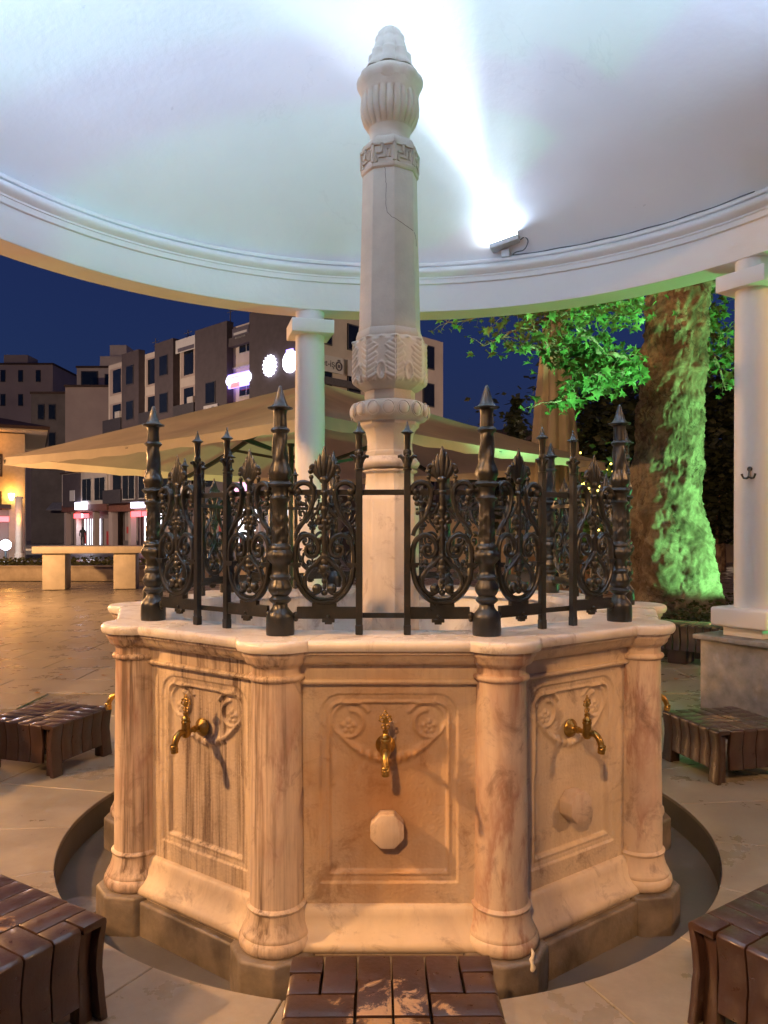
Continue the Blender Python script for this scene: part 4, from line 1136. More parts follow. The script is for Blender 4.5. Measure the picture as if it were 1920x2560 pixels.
def limb(p0, p1, r0, r1, rnd, n=8, sag=0.15):
    out = []
    for i in range(n + 1):
        t = i / n; q = Vector(p0).lerp(Vector(p1), t)
        q += Vector((rnd.uniform(-1, 1), rnd.uniform(-1, 1), rnd.uniform(-1, 1))) * 0.05 * (p1 - p0).length * math.sin(PI * t)
        q.z -= sag * t * t; out.append(q)
    return out, [r0 + (r1 - r0) * i / n for i in range(n + 1)]
LEAF = []
for i in range(11):
    a = 2 * PI * i / 11
    LEAF.append(a)
def plane_leaf(mb, c, s, rnd, bias=None):
    t = Vector((rnd.uniform(-1, 1), rnd.uniform(-1, 1), rnd.uniform(-1.0, 0.15)))
    if bias: t += Vector(bias)
    t.normalize(); up = Vector((rnd.uniform(-0.7, 0.7), rnd.uniform(-1.0, 0.1), 0.55)); w = t.cross(up).normalized(); nrm = w.cross(t)
    o = [(0, -0.5), (0.16, -0.30), (0.50, -0.26), (0.28, -0.02), (0.46, 0.22), (0.17, 0.16), (0.0, 0.58), (-0.17, 0.16), (-0.46, 0.22), (-0.28, -0.02), (-0.50, -0.26), (-0.16, -0.30)]
    vs = [c + t * (y * s) + w * (x * s) + nrm * (abs(x) * s * 0.28 - y * y * s * 0.3) for x, y in o] + [c + t * (-0.02 * s)]
    mb.add(vs, [(i, (i + 1) % 12, 12) for i in range(12)])
rnd = random.Random(21)
wood_i = 0
def spray(parent, start, ends, r0, leaf_n, spread, size, name='branch'):
    for e in ends:
        p0, p1 = Vector(start) - TB, Vector(e) - TB
        pts, rr = limb(p0, p1, r0, 0.008, rnd, 9, 0.10)
        bo = MB().tube(pts, rr, 7, up=(0.2, 0.3, 1)).build(name, M['bark'], parent, 50)
        lf_ = MB(); tw = MB()
        for k in range(leaf_n):
            t = 0.25 + 0.8 * rnd.random()
            i = min(len(pts) - 1, int(t * (len(pts) - 1)))
            b_ = pts[i]
            c = b_ + Vector((rnd.gauss(0, spread), rnd.gauss(0, spread * 0.8), rnd.gauss(-0.12 * spread, spread * 0.55)))
            plane_leaf(lf_, c, size * rnd.uniform(0.55, 1.15), rnd)
            if k % 4 == 0: tw.tube([b_, b_.lerp(c, 0.5) + Vector((0, 0, 0.03)), c], [0.006, 0.004, 0.002], 4, up=(0, 0, 1))
        lo = lf_.build('leaves', M['leaf'], bo, 0); lo['kind'] = 'stuff'
        to = tw.build('twigs', M['bark'], bo, 0); to['kind'] = 'stuff'
L0 = W(1590, 930, 10.9)
spray(tr, L0, [W(1275, 845, 9.4), W(1300, 800, 9.8), W(1385, 985, 9.3), W(1440, 800, 9.0), W(1470, 925, 9.2), W(1400, 870, 9.9)], 0.055, 125, 0.17, 0.155)
spray(tr, W(1600, 760, 11.2), [W(1350, 740, 10.2), W(1480, 735, 9.4), W(1270, 765, 10.4), W(1540, 770, 9.6)], 0.06, 95, 0.22, 0.155)
L1 = W(1745, 800, 11.2)
spray(tr, L1, [W(1800, 760, 11.9), W(1830, 830, 12.0), W(1790, 905, 12.1), W(1815, 960, 11.9), W(1850, 900, 11.8)], 0.045, 46, 0.15, 0.165)
spray(tr, W(1740, 700, 11.2), [W(1830, 690, 12.4), W(1900, 740, 12.2), W(1790, 720, 12.6)], 0.06, 34, 0.24, 0.15)
spray(tr, W(1590, 700, 11.6), [W(1200, 770, 12.6), W(1120, 790, 12.0), W(1210, 850, 12.8)], 0.06, 90, 0.22, 0.15)
# upper crown, above the pavilion roof
top = TB + Vector((0.5, 0.2, 6.8))
spray(tr, top, [top + Vector((math.cos(a) * 3.2, math.sin(a) * 3.2, 1.5 + 0.8 * math.sin(3 * a))) for a in (0.3, 1.3, 2.4, 3.4, 4.5, 5.5)], 0.16, 150, 0.8, 0.24)
# cable down the trunk
cbt = [Vector((0.02 + 0.45 + 0.03 * math.sin(z * 2) - 0.17 * math.sin(min(1, z / 2.4) * PI * 0.5) + 0.075 * max(0, z - 1.8) + (0.14 * math.exp(-z / .6)), -0.26, z)) for z in [1.9 + 0.25 * i for i in range(20)]]

# planting round the tree foot
rnd = random.Random(8)
sh = MB()
def bed(r):
    a = r.uniform(0, 2 * PI); rr = 0.4 + 2.3 * math.sqrt(r.random())
    x = TB.x + 0.2 + rr * math.cos(a) * 1.25; y = TB.y + rr * math.sin(a) * 0.95
    if y > TB.y + 1.0: return None
    return (x, y, 0.05 + (0.20 + 0.34 * (0.5 + 0.5 * noise.noise((x * 1.3, y * 1.3, 2)))) * math.sqrt(r.random()))
leaf_cards(sh, bed, 9000, 0.085, rnd)
o = sh.build('ground_cover', M['shrub'], None, 0); tag(o, 'low bushy ground cover round the foot of the plane tree', 'ground cover', None, 'stuff')
so_ = MB().lathe([(0.0, 0.05), (2.6, 0.04), (2.8, -0.01)], 48, Matrix.Translation((TB.x + 0.2, TB.y, 0)) @ Matrix.Diagonal((1.2, 1.0, 1, 1)), cap=False)
struct(so_.build('soil_bed', M['soil'], None, 40))

# slatted bench in front of the bed
bx0 = W(1630, 1560, 8.35); bx1 = W(1865, 1582, 7.75)
bv = Vector((bx1.x - bx0.x, bx1.y - bx0.y, 0)); bl_ = bv.length
bn = thing('slatted_bench', 'dark slatted bench between the fountain and the tree bed', 'bench', (bx0.x, bx0.y, 0), math.atan2(bv.y, bv.x))
nsl = 15
bsm = MB()
prf = [(0.0, 0.15), (0.02, 0.26), (0.0, 0.37), (-0.012, 0.415), (0.01, 0.43), (0.44, 0.43), (0.44, 0.40), (0.035, 0.40), (0.03, 0.37), (0.05, 0.26), (0.03, 0.15)]
k = len(prf); wv_ = 0.072
bsm.add([(0, y, z) for y, z in prf] + [(wv_, y, z) for y, z in prf], [tuple(range(k)), tuple(reversed(range(k, 2 * k)))] + [(j, k + j, k + (j + 1) % k, (j + 1) % k) for j in range(k)])
me_bs = bsm.mesh('slat', 35, 0.004, 1)
for i in range(nsl): put('slat', me_bs, M['wood'], bn, (i * (bl_ + 0.25) / nsl - 0.1, 0, 0))
for x in (0.25, bl_ - 0.05):
    MB().box((x, 0.20, 0.19), (0.20, 0.30, 0.38)).build('leg', M['wood'], bn, 30, 0.01)

# green floodlight in the bed (beyond the right edge of the picture)
gf = thing('green_floodlight', 'ground floodlight throwing green light at the plane tree, outside the picture', 'floodlight', (7.3, 4.3, 0), 0)
gd = (TB + Vector((-0.3, 0, 4.6))) - Vector((7.3, 4.3, 0.35)); gd.normalize()
qt = gd.to_track_quat('Z', 'Y').to_matrix().to_4x4()
MB().box((0, 0, -0.05), (0.30, 0.24, 0.08), Matrix.Translation((0, 0, 0.33)) @ qt).build('housing', M['grey_metal'], gf, 30, 0.008)
MB().box((0, 0, -0.006), (0.26, 0.20, 0.004), Matrix.Translation((0, 0, 0.33)) @ qt).build('lens', M['green_lens'], gf, 0)
MB().box((0, 0, 0.12), (0.06, 0.06, 0.24)).build('stand', M['steel'], gf, 0)
gl = light('green_light', 'SPOT', (0, 0, 0.37), GREEN_POWER, (0.27, 1.0, 0.33), gf, spot_size=R(84), spot_blend=0.12, shadow_soft_size=0.05)
aim(gl, gd)
bdm = MB()
for q in range(8):
    a0_, a1_ = R(-68 - 9 * q), R(-68 - 9 * (q + 1)); p0_ = (0.34 * math.sin(a0_), 0.34 * math.cos(a0_)); p1_ = (0.34 * math.sin(a1_), 0.34 * math.cos(a1_))
    bdm.add([(p0_[0], p0_[1], 0.0), (p1_[0], p1_[1], 0.0), (p1_[0], p1_[1], 1.0), (p0_[0], p0_[1], 1.0)], [(0, 1, 2, 3)])
bdm.build('added_light_shield', M['steel'], gf, 60)  # unseen shield, added to keep the green light off most of the parasol

gp_ = Vector((5.7, 1.9, 0))
g2 = thing('green_floodlight', 'ground floodlight throwing green light under the pavilion eaves, outside the picture', 'floodlight', gp_, 0)
gd2 = Vector((1.4, 2.7, 3.4)) - Vector((5.7, 1.9, 0.35)); gd2.normalize(); qt2 = gd2.to_track_quat('Z', 'Y').to_matrix().to_4x4()
MB().box((0, 0, -0.05), (0.30, 0.24, 0.08), Matrix.Translation((0, 0, 0.33)) @ qt2).build('housing', M['grey_metal'], g2, 30, 0.008)
MB().box((0, 0, -0.006), (0.26, 0.20, 0.004), Matrix.Translation((0, 0, 0.33)) @ qt2).build('lens', M['green_lens'], g2, 0)
MB().box((0, 0, 0.12), (0.06, 0.06, 0.24)).build('stand', M['steel'], g2, 0)
gl2 = light('green_light', 'SPOT', (0, 0, 0.37), 300, (0.14, 1.0, 0.24), g2, spot_size=R(92), spot_blend=0.4, shadow_soft_size=0.08)
aim(gl2, gd2)

g3 = thing('green_floodlight', 'ground floodlight throwing green light into the plane tree leaves, outside the picture', 'floodlight', (4.9, 0.9, 0), 0)
gd3 = Vector((1.75, 6.2, 4.75)) - Vector((4.9, 0.9, 0.35)); gd3.normalize(); qt3 = gd3.to_track_quat('Z', 'Y').to_matrix().to_4x4()
MB().box((0, 0, -0.05), (0.30, 0.24, 0.08), Matrix.Translation((0, 0, 0.33)) @ qt3).build('housing', M['grey_metal'], g3, 30, 0.008)
MB().box((0, 0, -0.006), (0.26, 0.20, 0.004), Matrix.Translation((0, 0, 0.33)) @ qt3).build('lens', M['green_lens'], g3, 0)
MB().box((0, 0, 0.12), (0.06, 0.06, 0.24)).build('stand', M['steel'], g3, 0)
gl3 = light('green_light', 'SPOT', (0, 0, 0.37), 5200, (0.30, 1.0, 0.40), g3, spot_size=R(38), spot_blend=0.3, shadow_soft_size=0.08)
aim(gl3, gd3)

# ---- buildings
BM = dict(
    brick=simple('dark_clad_facade', (0.075, 0.060, 0.068), 0.7, var=0.15, scale=2),
    pink=simple('pale_rendered_facade', (0.50, 0.44, 0.40), 0.85, var=0.12, scale=0.6),
    rose=simple('rose_rendered_wall', (0.36, 0.29, 0.27), 0.85, var=0.10, scale=0.4),
    grey=simple('sooty_grey_facade', (0.12, 0.105, 0.105), 0.85, var=0.25, scale=0.6),
    brown=simple('brown_sign_board', (0.16, 0.065, 0.045), 0.6),
    frame=simple('white_window_frame', (0.45, 0.43, 0.42), 0.6),
    glass=simple('dark_window_glass', (0.012, 0.014, 0.018), 0.12, var=0.3, scale=0.8, spec=0.6),
    parapet=simple('dark_balcony_panel', (0.05, 0.045, 0.05), 0.5),
    roof=simple('dark_roof_tiles', (0.06, 0.035, 0.028), 0.8),
    cream=simple('cream_wall', (0.50, 0.42, 0.30), 0.8, var=0.1),
    banner=simple('white_banner', (0.55, 0.54, 0.55), 0.6, var=0.05),
    ink=simple('banner_ink', (0.10, 0.09, 0.12), 0.6),
    inkred=simple('banner_red', (0.35, 0.03, 0.03), 0.6),
    neon_white=emit('lit_white_sign', (0.80, 0.78, 1.0), 5.0),
    neon_blue=emit('lit_blue_violet_sign', (0.35, 0.25, 1.0), 3.0),
    neon_red=emit('lit_red_sign', (1.0, 0.05, 0.06), 6.0),
    shop=emit('lit_shop_interior', (0.92, 0.90, 1.0), 2.6),
    shop_pink=emit('lit_pink_sign', (1.0, 0.45, 0.70), 1.6),
    shop_dim=emit('dim_shop_interior', (0.55, 0.30, 0.22), 0.16),
    warm=emit('lit_wall_lamp', (1.0, 0.6, 0.15), 30.0),
    fairy=emit('lit_fairy_bulb', (1.0, 0.72, 0.12), 6.0),
)
def text_mesh(txt, size, name='lettering'):
    cu = bpy.data.curves.new(name, 'FONT'); cu.body = txt; cu.size = size; cu.align_x = 'CENTER'; cu.align_y = 'CENTER'; cu.extrude = 0.01
    ob = bpy.data.objects.new(name, cu); COL.objects.link(ob)
    dg = bpy.context.evaluated_depsgraph_get(); me = bpy.data.meshes.new_from_object(ob.evaluated_get(dg))
    bpy.data.objects.remove(ob); bpy.data.curves.remove(cu); me.name = name
    return me
brz = math.atan2(0.73, 0.69)
cb_ = thing('corner_building', 'five-storey corner block with dark clad bays, balconies and lit signs', 'building', (-4.8, CAM.y + 48, 0), brz)
ROOF = 15.7
# local frame: left facade is the plane x = 0 running along +y; right facade is y = 0 running along +x
MB().box((6.75, 13.2, (ROOF + 3.7) / 2), (13.5, 26.4, ROOF - 3.7)).build('wall', BM['pink'], cb_, 0)
MB().box((7.4, 13.2, 1.85), (11.9, 25.6, 3.7)).build('ground_floor', BM['grey'], cb_, 0)
def lw(y0, y1, z0, z1, frame=True, mat='glass', x=0.0, parent=None):     # window in the left facade
    w = MB().box((x - 0.03, (y0 + y1) / 2, (z0 + z1) / 2), (0.10, y1 - y0, z1 - z0)).build('window', BM['frame'], parent or cb_, 0)
    m_ = 0.07
    k = max(1, round((y1 - y0) / 0.9)); ww = (y1 - y0 - m_ * (k + 1)) / k
    for i in range(k):
        yc = y0 + m_ + ww / 2 + i * (ww + m_)
        MB().box((x - 0.085, yc, (z0 + z1) / 2), (0.02, ww, z1 - z0 - 2 * m_)).build('pane', BM[mat], w, 0)
def rw(x0, x1, z0, z1, mat='glass'):
    w = MB().box(((x0 + x1) / 2, -0.03, (z0 + z1) / 2), (x1 - x0, 0.10, z1 - z0)).build('window', BM['parapet'], cb_, 0)
    MB().box(((x0 + x1) / 2, -0.085, (z0 + z1) / 2), (x1 - x0 - 0.16, 0.02, z1 - z0 - 0.16)).build('pane', BM[mat], w, 0)
for y0, y1 in ((0.0, 5.4), (8.0, 12.0), (15.0, 17.7), (20.2, 23.0)):
    bay = MB().box((-0.28, (y0 + y1) / 2, (ROOF + 0.35 + 3.7) / 2), (0.56, y1 - y0, ROOF + 0.35 - 3.7)).build('clad_bay', BM['brick'], cb_, 0)
    if y0 > 1:
        for z in (4.4, 7.4, 10.4, 13.3):
            ym = (y0 + y1) / 2
            if y0 == 8.0 and z > 11: continue
            w = MB().box((-0.57, ym, z + 0.85), (0.06, 1.25, 1.6)).build('window', BM['parapet'], bay, 0)
            MB().box((-0.605, ym, z + 0.85), (0.02, 1.10, 1.45)).build('pane', BM['glass'], bay, 0)
for y0, y1, kind in ((5.4, 8.0, 'win'), (12.0, 15.0, 'bal'), (17.7, 20.2, 'bal'), (23.0, 26.3, 'bal')):
    for f, z in enumerate((3.9, 6.9, 9.9, 12.9)):
        if kind == 'win':
            lw(y0 + 0.15, y1 - 0.75, z + 0.75, z + 2.35)
        else:
            rec = MB().box((-0.01, (y0 + y1) / 2, z + 1.25), (0.06, y1 - y0 - 0.5, 2.3)).build('balcony_recess', BM['rose'], cb_, 0)
            MB().box((-0.05, (y0 + y1) / 2 + 0.15, z + 1.25), (0.04, (y1 - y0) * 0.42, 2.0)).build('balcony_door', BM['glass'], cb_, 0)
            if f < 3: MB().box((-0.33, (y0 + y1) / 2, z + 0.35), (0.62, y1 - y0 - 0.15, 1.15)).build('balcony', BM['parapet'], cb_, 0)
            MB().box((-0.25, y0 + 0.07, z + 1.4), (0.46, 0.10, 2.9)).build('fin', BM['frame'], cb_, 0)
MB().box((-0.2, 6.7, ROOF - 1.2), (0.5, 2.5, 0.6)).build('sign_band', BM['brick'], cb_, 0)
for (x, y, h_) in ((0.8, 9.5, 2.2), (1.5, 16.2, 1.6), (2.0, 22.0, 2.0), (1.0, 4.0, 1.8)):
    MB().tube([(x, y, ROOF), (x, y, ROOF + h_)], 0.035, 6, up=(0, 1, 0)).tube([(x, y - 0.6, ROOF + h_ * 0.85), (x, y + 0.6, ROOF + h_ * 0.85)], 0.025, 5).tube([(x, y - 0.4, ROOF + h_ * 0.7), (x, y + 0.4, ROOF + h_ * 0.7)], 0.025, 5).build('aerial', BM['grey'], cb_, 0)
for (y, z) in ((6.2, 9.1), (13.0, 11.1), (18.4, 8.3), (24.2, 11.2), (16.3, 9.4)):
    MB().box((-0.72 if y == 16.3 else -0.2, y, z), (0.35, 0.8, 0.55)).build('air_conditioner', BM['frame'], cb_, 0, 0.03)
for z in (6.75, 9.75, 12.75): MB().box((-0.05, 6.7, z), (0.14, 2.5, 0.12)).build('ledge', BM['frame'], cb_, 0)
# right facade windows
for z in (4.5, 7.4, 10.6, 13.4):
    for x0, x1 in ((1.2, 2.0), (3.4, 4.6), (6.0, 7.2), (8.6, 9.8), (11.1, 12.4)): rw(x0, x1, z, z + 1.75)
MB().box((5.2, -0.14, 11.05), (8.0, 0.28, 0.45)).build('ledge', BM['parapet'], cb_, 0)
def sign(name, mat, c, dims, side='L'): return MB().box(c, dims).build(name, mat, cb_, 0, 0.01)
s1 = sign('name_board', BM['banner'], (1.55, -0.2, 12.15), (2.5, 0.08, 1.05))
tm = text_mesh('met-iş', 0.62); to_ = put('lettering', tm, BM['ink'], s1, (1.25, -0.26, 12.15)); to_.rotation_euler = (R(90), 0, 0)
def torus_pts(cx, cz, r, y): return [(cx + r * math.cos(2 * PI * i / 20), y, cz + r * math.sin(2 * PI * i / 20)) for i in range(20)]
MB().tube(torus_pts(2.42, 12.1, 0.26, -0.26), 0.05, 6, closed=True).box((2.42, -0.26, 12.1), (0.2, 0.02, 0.22)).box((2.42, -0.26, 12.47), (0.22, 0.02, 0.10)).build('emblem', BM['ink'], s1, 0)
s2 = sign('name_board', BM['banner'], (4.1, -0.2, 12.15), (1.7, 0.08, 1.05))
MB().tube(torus_pts(3.9, 12.15, 0.27, -0.26), 0.05, 6, closed=True).box((3.9, -0.26, 12.15), (0.28, 0.02, 0.09)).build('emblem', BM['inkred'], s2, 0)
# left facade signs
gear = [((1.0 if i % 2 else 0.76) * 0.72 * math.cos(2 * PI * i / 32), (1.0 if i % 2 else 0.76) * 0.72 * math.sin(2 * PI * i / 32)) for i in range(32)]
GM = Matrix.Translation((-0.62, 3.05, 12.15)) @ Matrix.Rotation(R(-90), 4, 'Z') @ MX90
MB().prism(gear, 0, 0.12, GM).build('gear_sign', BM['neon_white'], cb_, 0)
CM = Matrix.Translation((-0.62, 0.95, 12.1)) @ Matrix.Rotation(R(-90), 4, 'Z') @ MX90
cs_ = MB().lathe([(0.0, 0), (0.70, 0), (0.70, 0.12), (0.0, 0.12)], 32, CM).build('round_sign', BM['neon_white'], cb_, 0)
MB().box((-0.68, 1.0, 12.78), (0.12, 0.6, 0.22)).build('sign_crest', BM['neon_blue'], cs_, 0)
ns = MB().box((-0.45, 6.55, 11.75), (0.16, 2.7, 0.95)).build('neon_board', BM['neon_blue'], cb_, 0)
MB().box((-0.55, 7.05, 11.62), (0.06, 0.95, 0.7)).build('red_field', BM['neon_red'], ns, 0)
for yy, rr_ in ((5.5, 0.34), (7.7, 0.32)):
    MB().lathe([(0, 0), (rr_, 0), (rr_, 0.06), (0, 0.06)], 20, Matrix.Translation((-0.56, yy, 11.78)) @ Matrix.Rotation(R(-90), 4, 'Z') @ MX90).build('logo', BM['neon_white'], ns, 0)
MB().box((-0.60, 6.5, 11.75), (0.05, 1.8, 0.28)).build('lettering', BM['neon_white'], ns, 0)
bn_ = sign('banner', BM['banner'], (-0.62, 9.9, 9.75), (0.05, 1.75, 1.25))
MB().box((-0.66, 9.9, 9.5), (0.02, 1.3, 0.16)).box((-0.66, 10.2, 9.95), (0.02, 0.32, 0.3)).box((-0.66, 9.6, 10.0), (0.02, 0.24, 0.42)).build('banner_print', BM['ink'], bn_, 0)
b2 = sign('banner', BM['banner'], (-0.35, 13.5, 15.35), (0.06, 2.9, 1.0))
MB().box((-0.40, 13.5, 15.05), (0.02, 2.2, 0.28)).build('banner_print', BM['ink'], b2, 0)
b3 = sign('banner', BM['banner'], (-0.66, 18.9, 7.6), (0.05, 1.1, 0.9))
b4 = sign('banner', BM['ink'], (-0.4, 6.6, 14.9), (0.06, 1.9, 1.0))
MB().box((-0.44, 6.6, 15.0), (0.02, 1.5, 0.16)).box((-0.44, 6.6, 14.7), (0.02, 1.2, 0.12)).build('banner_print', BM['banner'], b4, 0)
# street level: shop fascias and fronts
fas_ = MB().box((0.30, 13.2, 3.35), (0.62, 26.3, 0.72)).build('shop_fascia', BM['brown'], cb_, 0)
shops = [(0.3, 4.6, 'shop'), (5.2, 9.2, 'shop'), (9.8, 12.2, 'shop_dim'), (13.0, 16.4, 'shop_dim'), (17.2, 19.4, 'shop_dim'), (20.0, 22.6, 'shop'), (23.4, 26.0, 'shop_dim')]
for y0, y1, mt in shops:
    sf = MB().box((1.35, (y0 + y1) / 2, 1.5), (0.1, y1 - y0, 2.9)).build('shop_front', BM[mt], cb_, 0)
    k = max(2, int((y1 - y0) / 1.1))
    for i in range(k + 1):
        yy = y0 + (y1 - y0) * i / k
        MB().box((1.22, yy, 1.5), (0.10, 0.09, 2.95)).build('mullion', BM['grey'], sf, 0)
    MB().box((1.2, (y0 + y1) / 2, 0.25), (0.12, y1 - y0, 0.5)).build('stall_riser', BM['grey'], sf, 0)
    rs_ = random.Random(int(y0 * 10))
    for i in range(5):
        MB().box((1.26, rs_.uniform(y0 + 0.4, y1 - 0.4), rs_.uniform(0.7, 1.6)), (0.04, rs_.uniform(0.3, 0.7), rs_.uniform(0.4, 1.1))).build('goods', BM[rs_.choice(['brown', 'grey', 'inkred', 'rose'])], sf, 0)
for yy in (4.9, 9.5, 12.6, 16.8, 19.7, 23.0, 26.2): MB().box((0.4, yy, 1.5), (0.5, 0.4, 3.0)).build('pier', BM['rose'], cb_, 0)
MB().box((-0.06, 2.6, 4.35), (0.12, 4.8, 0.85)).build('lit_fascia', BM['shop_pink'], cb_, 0)
MB().box((-0.06, 7.0, 4.35), (0.12, 3.6, 0.80)).build('lit_fascia', BM['shop_pink'], cb_, 0)
MB().box((-0.20, 21.0, 3.55), (0.25, 1.9, 0.62)).build('lit_fascia', BM['neon_white'], cb_, 0)
MB().box((0.2, 22.0, 2.75), (0.2, 1.3, 0.45)).build('lit_fascia', BM['neon_red'], cb_, 0)
MB().box((0.2, 20.5, 2.75), (0.2, 0.8, 0.40)).build('lit_fascia', BM['neon_red'], cb_, 0)
for y0, y1, z0, z1, mt in ((12.4, 14.6, 4.1, 6.0, 'glass'), (15.4, 17.4, 4.1, 6.0, 'glass'), (18.0, 20.0, 4.1, 6.0, 'glass'), (20.6, 22.6, 4.1, 6.0, 'glass')):
    lw(y0, y1, z0 - 0.2, z1, x=-0.62)
pb = MB().box((-0.74, 13.5, 5.0), (0.02, 1.9, 1.7)).build('poster', BM['banner'], cb_, 0)
MB().box((-0.76, 13.2, 5.1), (0.02, 0.3, 0.9)).box((-0.76, 13.9, 4.8), (0.02, 0.25, 0.7)).build('poster_print', BM['ink'], pb, 0)

# low shop row continuing the left facade
sr = thing('shop_row', 'two-storey brown shop row with lit doorway left of the corner block', 'building', (-4.8 - 0.73 * 26.5, CAM.y + 48 + 0.69 * 26.5, 0), brz)
MB().box((4.0, 4.6, 5.1), (8.0, 9.0, 3.2)).build('wall', BM['pink'], sr, 0)
MB().box((4.6, 4.6, 1.75), (6.8, 9.0, 3.5)).build('ground_floor', BM['grey'], sr, 0)
MB().box((4.0, 4.6, 6.78), (8.3, 9.3, 0.16)).build('roof', BM['roof'], sr, 0)
MB().box((0.3, 4.6, 3.42), (0.66, 9.0, 0.62)).build('shop_fascia', BM['brown'], sr, 0)
MB().box((-0.05, 6.9, 5.1), (0.10, 3.6, 3.1)).build('brick_front', BM['brick'], sr, 0)
for y0, y1 in ((0.3, 2.3), (2.9, 4.7)): lw(y0, y1, 4.0, 6.1, x=0.0, parent=sr)
MB().box((-0.13, 6.6, 4.6), (0.05, 1.0, 1.0)).box((-0.13, 6.6, 4.95), (0.06, 0.8, 0.12)).build('notice', BM['banner'], sr, 0)
MB().box((-0.18, 4.7, 3.62), (0.24, 2.0, 0.66)).build('lit_fascia', BM['neon_white'], sr, 0)
MB().box((0.15, 5.9, 2.72), (0.2, 1.5, 0.42)).build('lit_fascia', BM['neon_red'], sr, 0)
MB().box((0.15, 4.4, 2.72), (0.2, 0.7, 0.36)).build('lit_fascia', BM['neon_red'], sr, 0)
for y0, y1, mt in ((0.3, 2.6, 'shop_dim'), (3.4, 4.9, 'shop'), (5.3, 6.4, 'shop'), (6.9, 8.6, 'shop_dim')):
    sf = MB().box((1.0, (y0 + y1) / 2, 1.25), (0.1, y1 - y0, 2.4)).build('shop_front', BM[mt], sr, 0)
    for yy in (y0, (y0 + y1) / 2, y1): MB().box((0.9, yy, 1.25), (0.1, 0.08, 2.45)).build('mullion', BM['grey'], sf, 0)
    MB().box((0.88, (y0 + y1) / 2 + 0.2, 0.7), (0.08, 0.4, 1.2)).build('goods', BM['inkred'], sf, 0)
for yy in (0.0, 3.0, 6.65, 8.9): MB().box((0.45, yy, 1.55), (0.5, 0.35, 3.1)).build('pier', BM['rose'], sr, 0)
light('shop_light', 'AREA', (0.5, 4.9, 2.4), 160, (0.9, 0.9, 1.0), sr, size=1.5).rotation_euler = (0, R(60), 0)

def plain_building(name, label, px0, px1, ptop, d, depth, mat, windows=(), roofbox=()):
    x0, x1 = GX(px0, d), GX(px1, d); h = CAM.z + (1324 - ptop) / F * d
    t = thing(name, label, 'building', ((x0 + x1) / 2, CAM.y + d, 0))
    w = x1 - x0
    MB().box((0, depth / 2, h / 2), (w, depth, h)).build('wall', mat, t, 0)
    MB().box((0, depth / 2, h + 0.12), (w + 0.2, depth + 0.2, 0.24)).build('roof', BM['roof'], t, 0)
    for (a0, a1, b0, b1) in windows:
        xa, xb = GX(a0, d) - (x0 + x1) / 2, GX(a1, d) - (x0 + x1) / 2
        za, zb2 = CAM.z + (1324 - b1) / F * d, CAM.z + (1324 - b0) / F * d
        wn = MB().box(((xa + xb) / 2, -0.03, (za + zb2) / 2), (xb - xa, 0.12, zb2 - za)).build('window', BM['parapet'], t, 0)
        MB().box(((xa + xb) / 2, -0.10, (za + zb2) / 2), ((xb - xa) * 0.86, 0.02, (zb2 - za) * 0.86)).build('pane', BM['glass'], wn, 0)
    for (a0, a1, b0, yoff) in roofbox:
        xa, xb = GX(a0, d) - (x0 + x1) / 2, GX(a1, d) - (x0 + x1) / 2; hh = CAM.z + (1324 - b0) / F * d
        MB().box(((xa + xb) / 2, 1.5 + yoff, (hh + h) / 2 + 0.12), (xb - xa, 3.0, hh - h)).build('roof_block', mat, t, 0)
    return t
plain_building('rendered_house', 'rose-coloured windowless gable wall left of the corner block', 163, 285, 968, 79, 8, BM['rose'])
plain_building('stepped_building', 'stepped pale building with roof block rising behind the rose gable', 192, 330, 920, 90, 10, BM['pink'],
               windows=((203, 246, 928, 968), (262, 300, 935, 965)), roofbox=((250, 315, 893, 0), (267, 309, 860, 1.0)))
plain_building('sooty_building', 'dark soot-grey building with shuttered front beside the rose gable', 78, 164, 985, 80, 9, BM['grey'],
               windows=((95, 112, 1010, 1050), (122, 140, 1010, 1050), (95, 112, 1080, 1120), (122, 140, 1080, 1120)))
plain_building('tall_apartment_block', 'tall dim brown apartment block at the far left skyline', -60, 132, 912, 100, 12, BM['rose'],
               windows=((2, 14, 925, 955), (46, 58, 925, 955), (90, 102, 925, 955), (2, 14, 985, 1015), (46, 58, 985, 1015)), roofbox=((0, 60, 885, 1),))
# awning and stalls in front of the sooty building
aw = MB(); aw.add([(0, 0, 0), (4.2, 0, 0), (4.2, -1.6, -0.8), (0, -1.6, -0.8), (0, 0, -0.06), (4.2, 0, -0.06), (4.2, -1.6, -0.86), (0, -1.6, -0.86)], [(0, 1, 2, 3), (7, 6, 5, 4), (0, 4, 5, 1), (1, 5, 6, 2), (2, 6, 7, 3), (3, 7, 4, 0)])
tag(aw.build('shop_awning', simple('grey_awning', (0.20, 0.20, 0.22), 0.7), None, 0, loc=(GX(112, 78), CAM.y + 79.8, 4.3)), 'grey sloping shop awning on the soot-grey building', 'awning')

# kiosk with glowing eaves at the left edge
kd = 37.0
kx = GX(62, kd)
ko = thing('eaved_house', 'cream house with broad dark eaves glowing orange at the left edge', 'house', (kx, CAM.y + kd, 0), R(25))
MB().box((-4.0, 4, 3.05), (8.0, 8, 6.1)).build('wall', BM['cream'], ko, 0)
rf = MB(); zE = 6.25
rf.add([(-9.1, -1.1, zE), (1.1, -1.1, zE), (1.1, 9.1, zE), (-9.1, 9.1, zE), (-9.1, -1.1, zE + 0.14), (1.1, -1.1, zE + 0.14), (1.1, 9.1, zE + 0.14), (-9.1, 9.1, zE + 0.14), (-4, 4, zE + 1.5)],
       [(3, 2, 1, 0), (0, 1, 5, 4), (1, 2, 6, 5), (2, 3, 7, 6), (3, 0, 4, 7), (4, 5, 8), (5, 6, 8), (6, 7, 8), (7, 4, 8)])
rf.build('roof', BM['roof'], ko, 0)
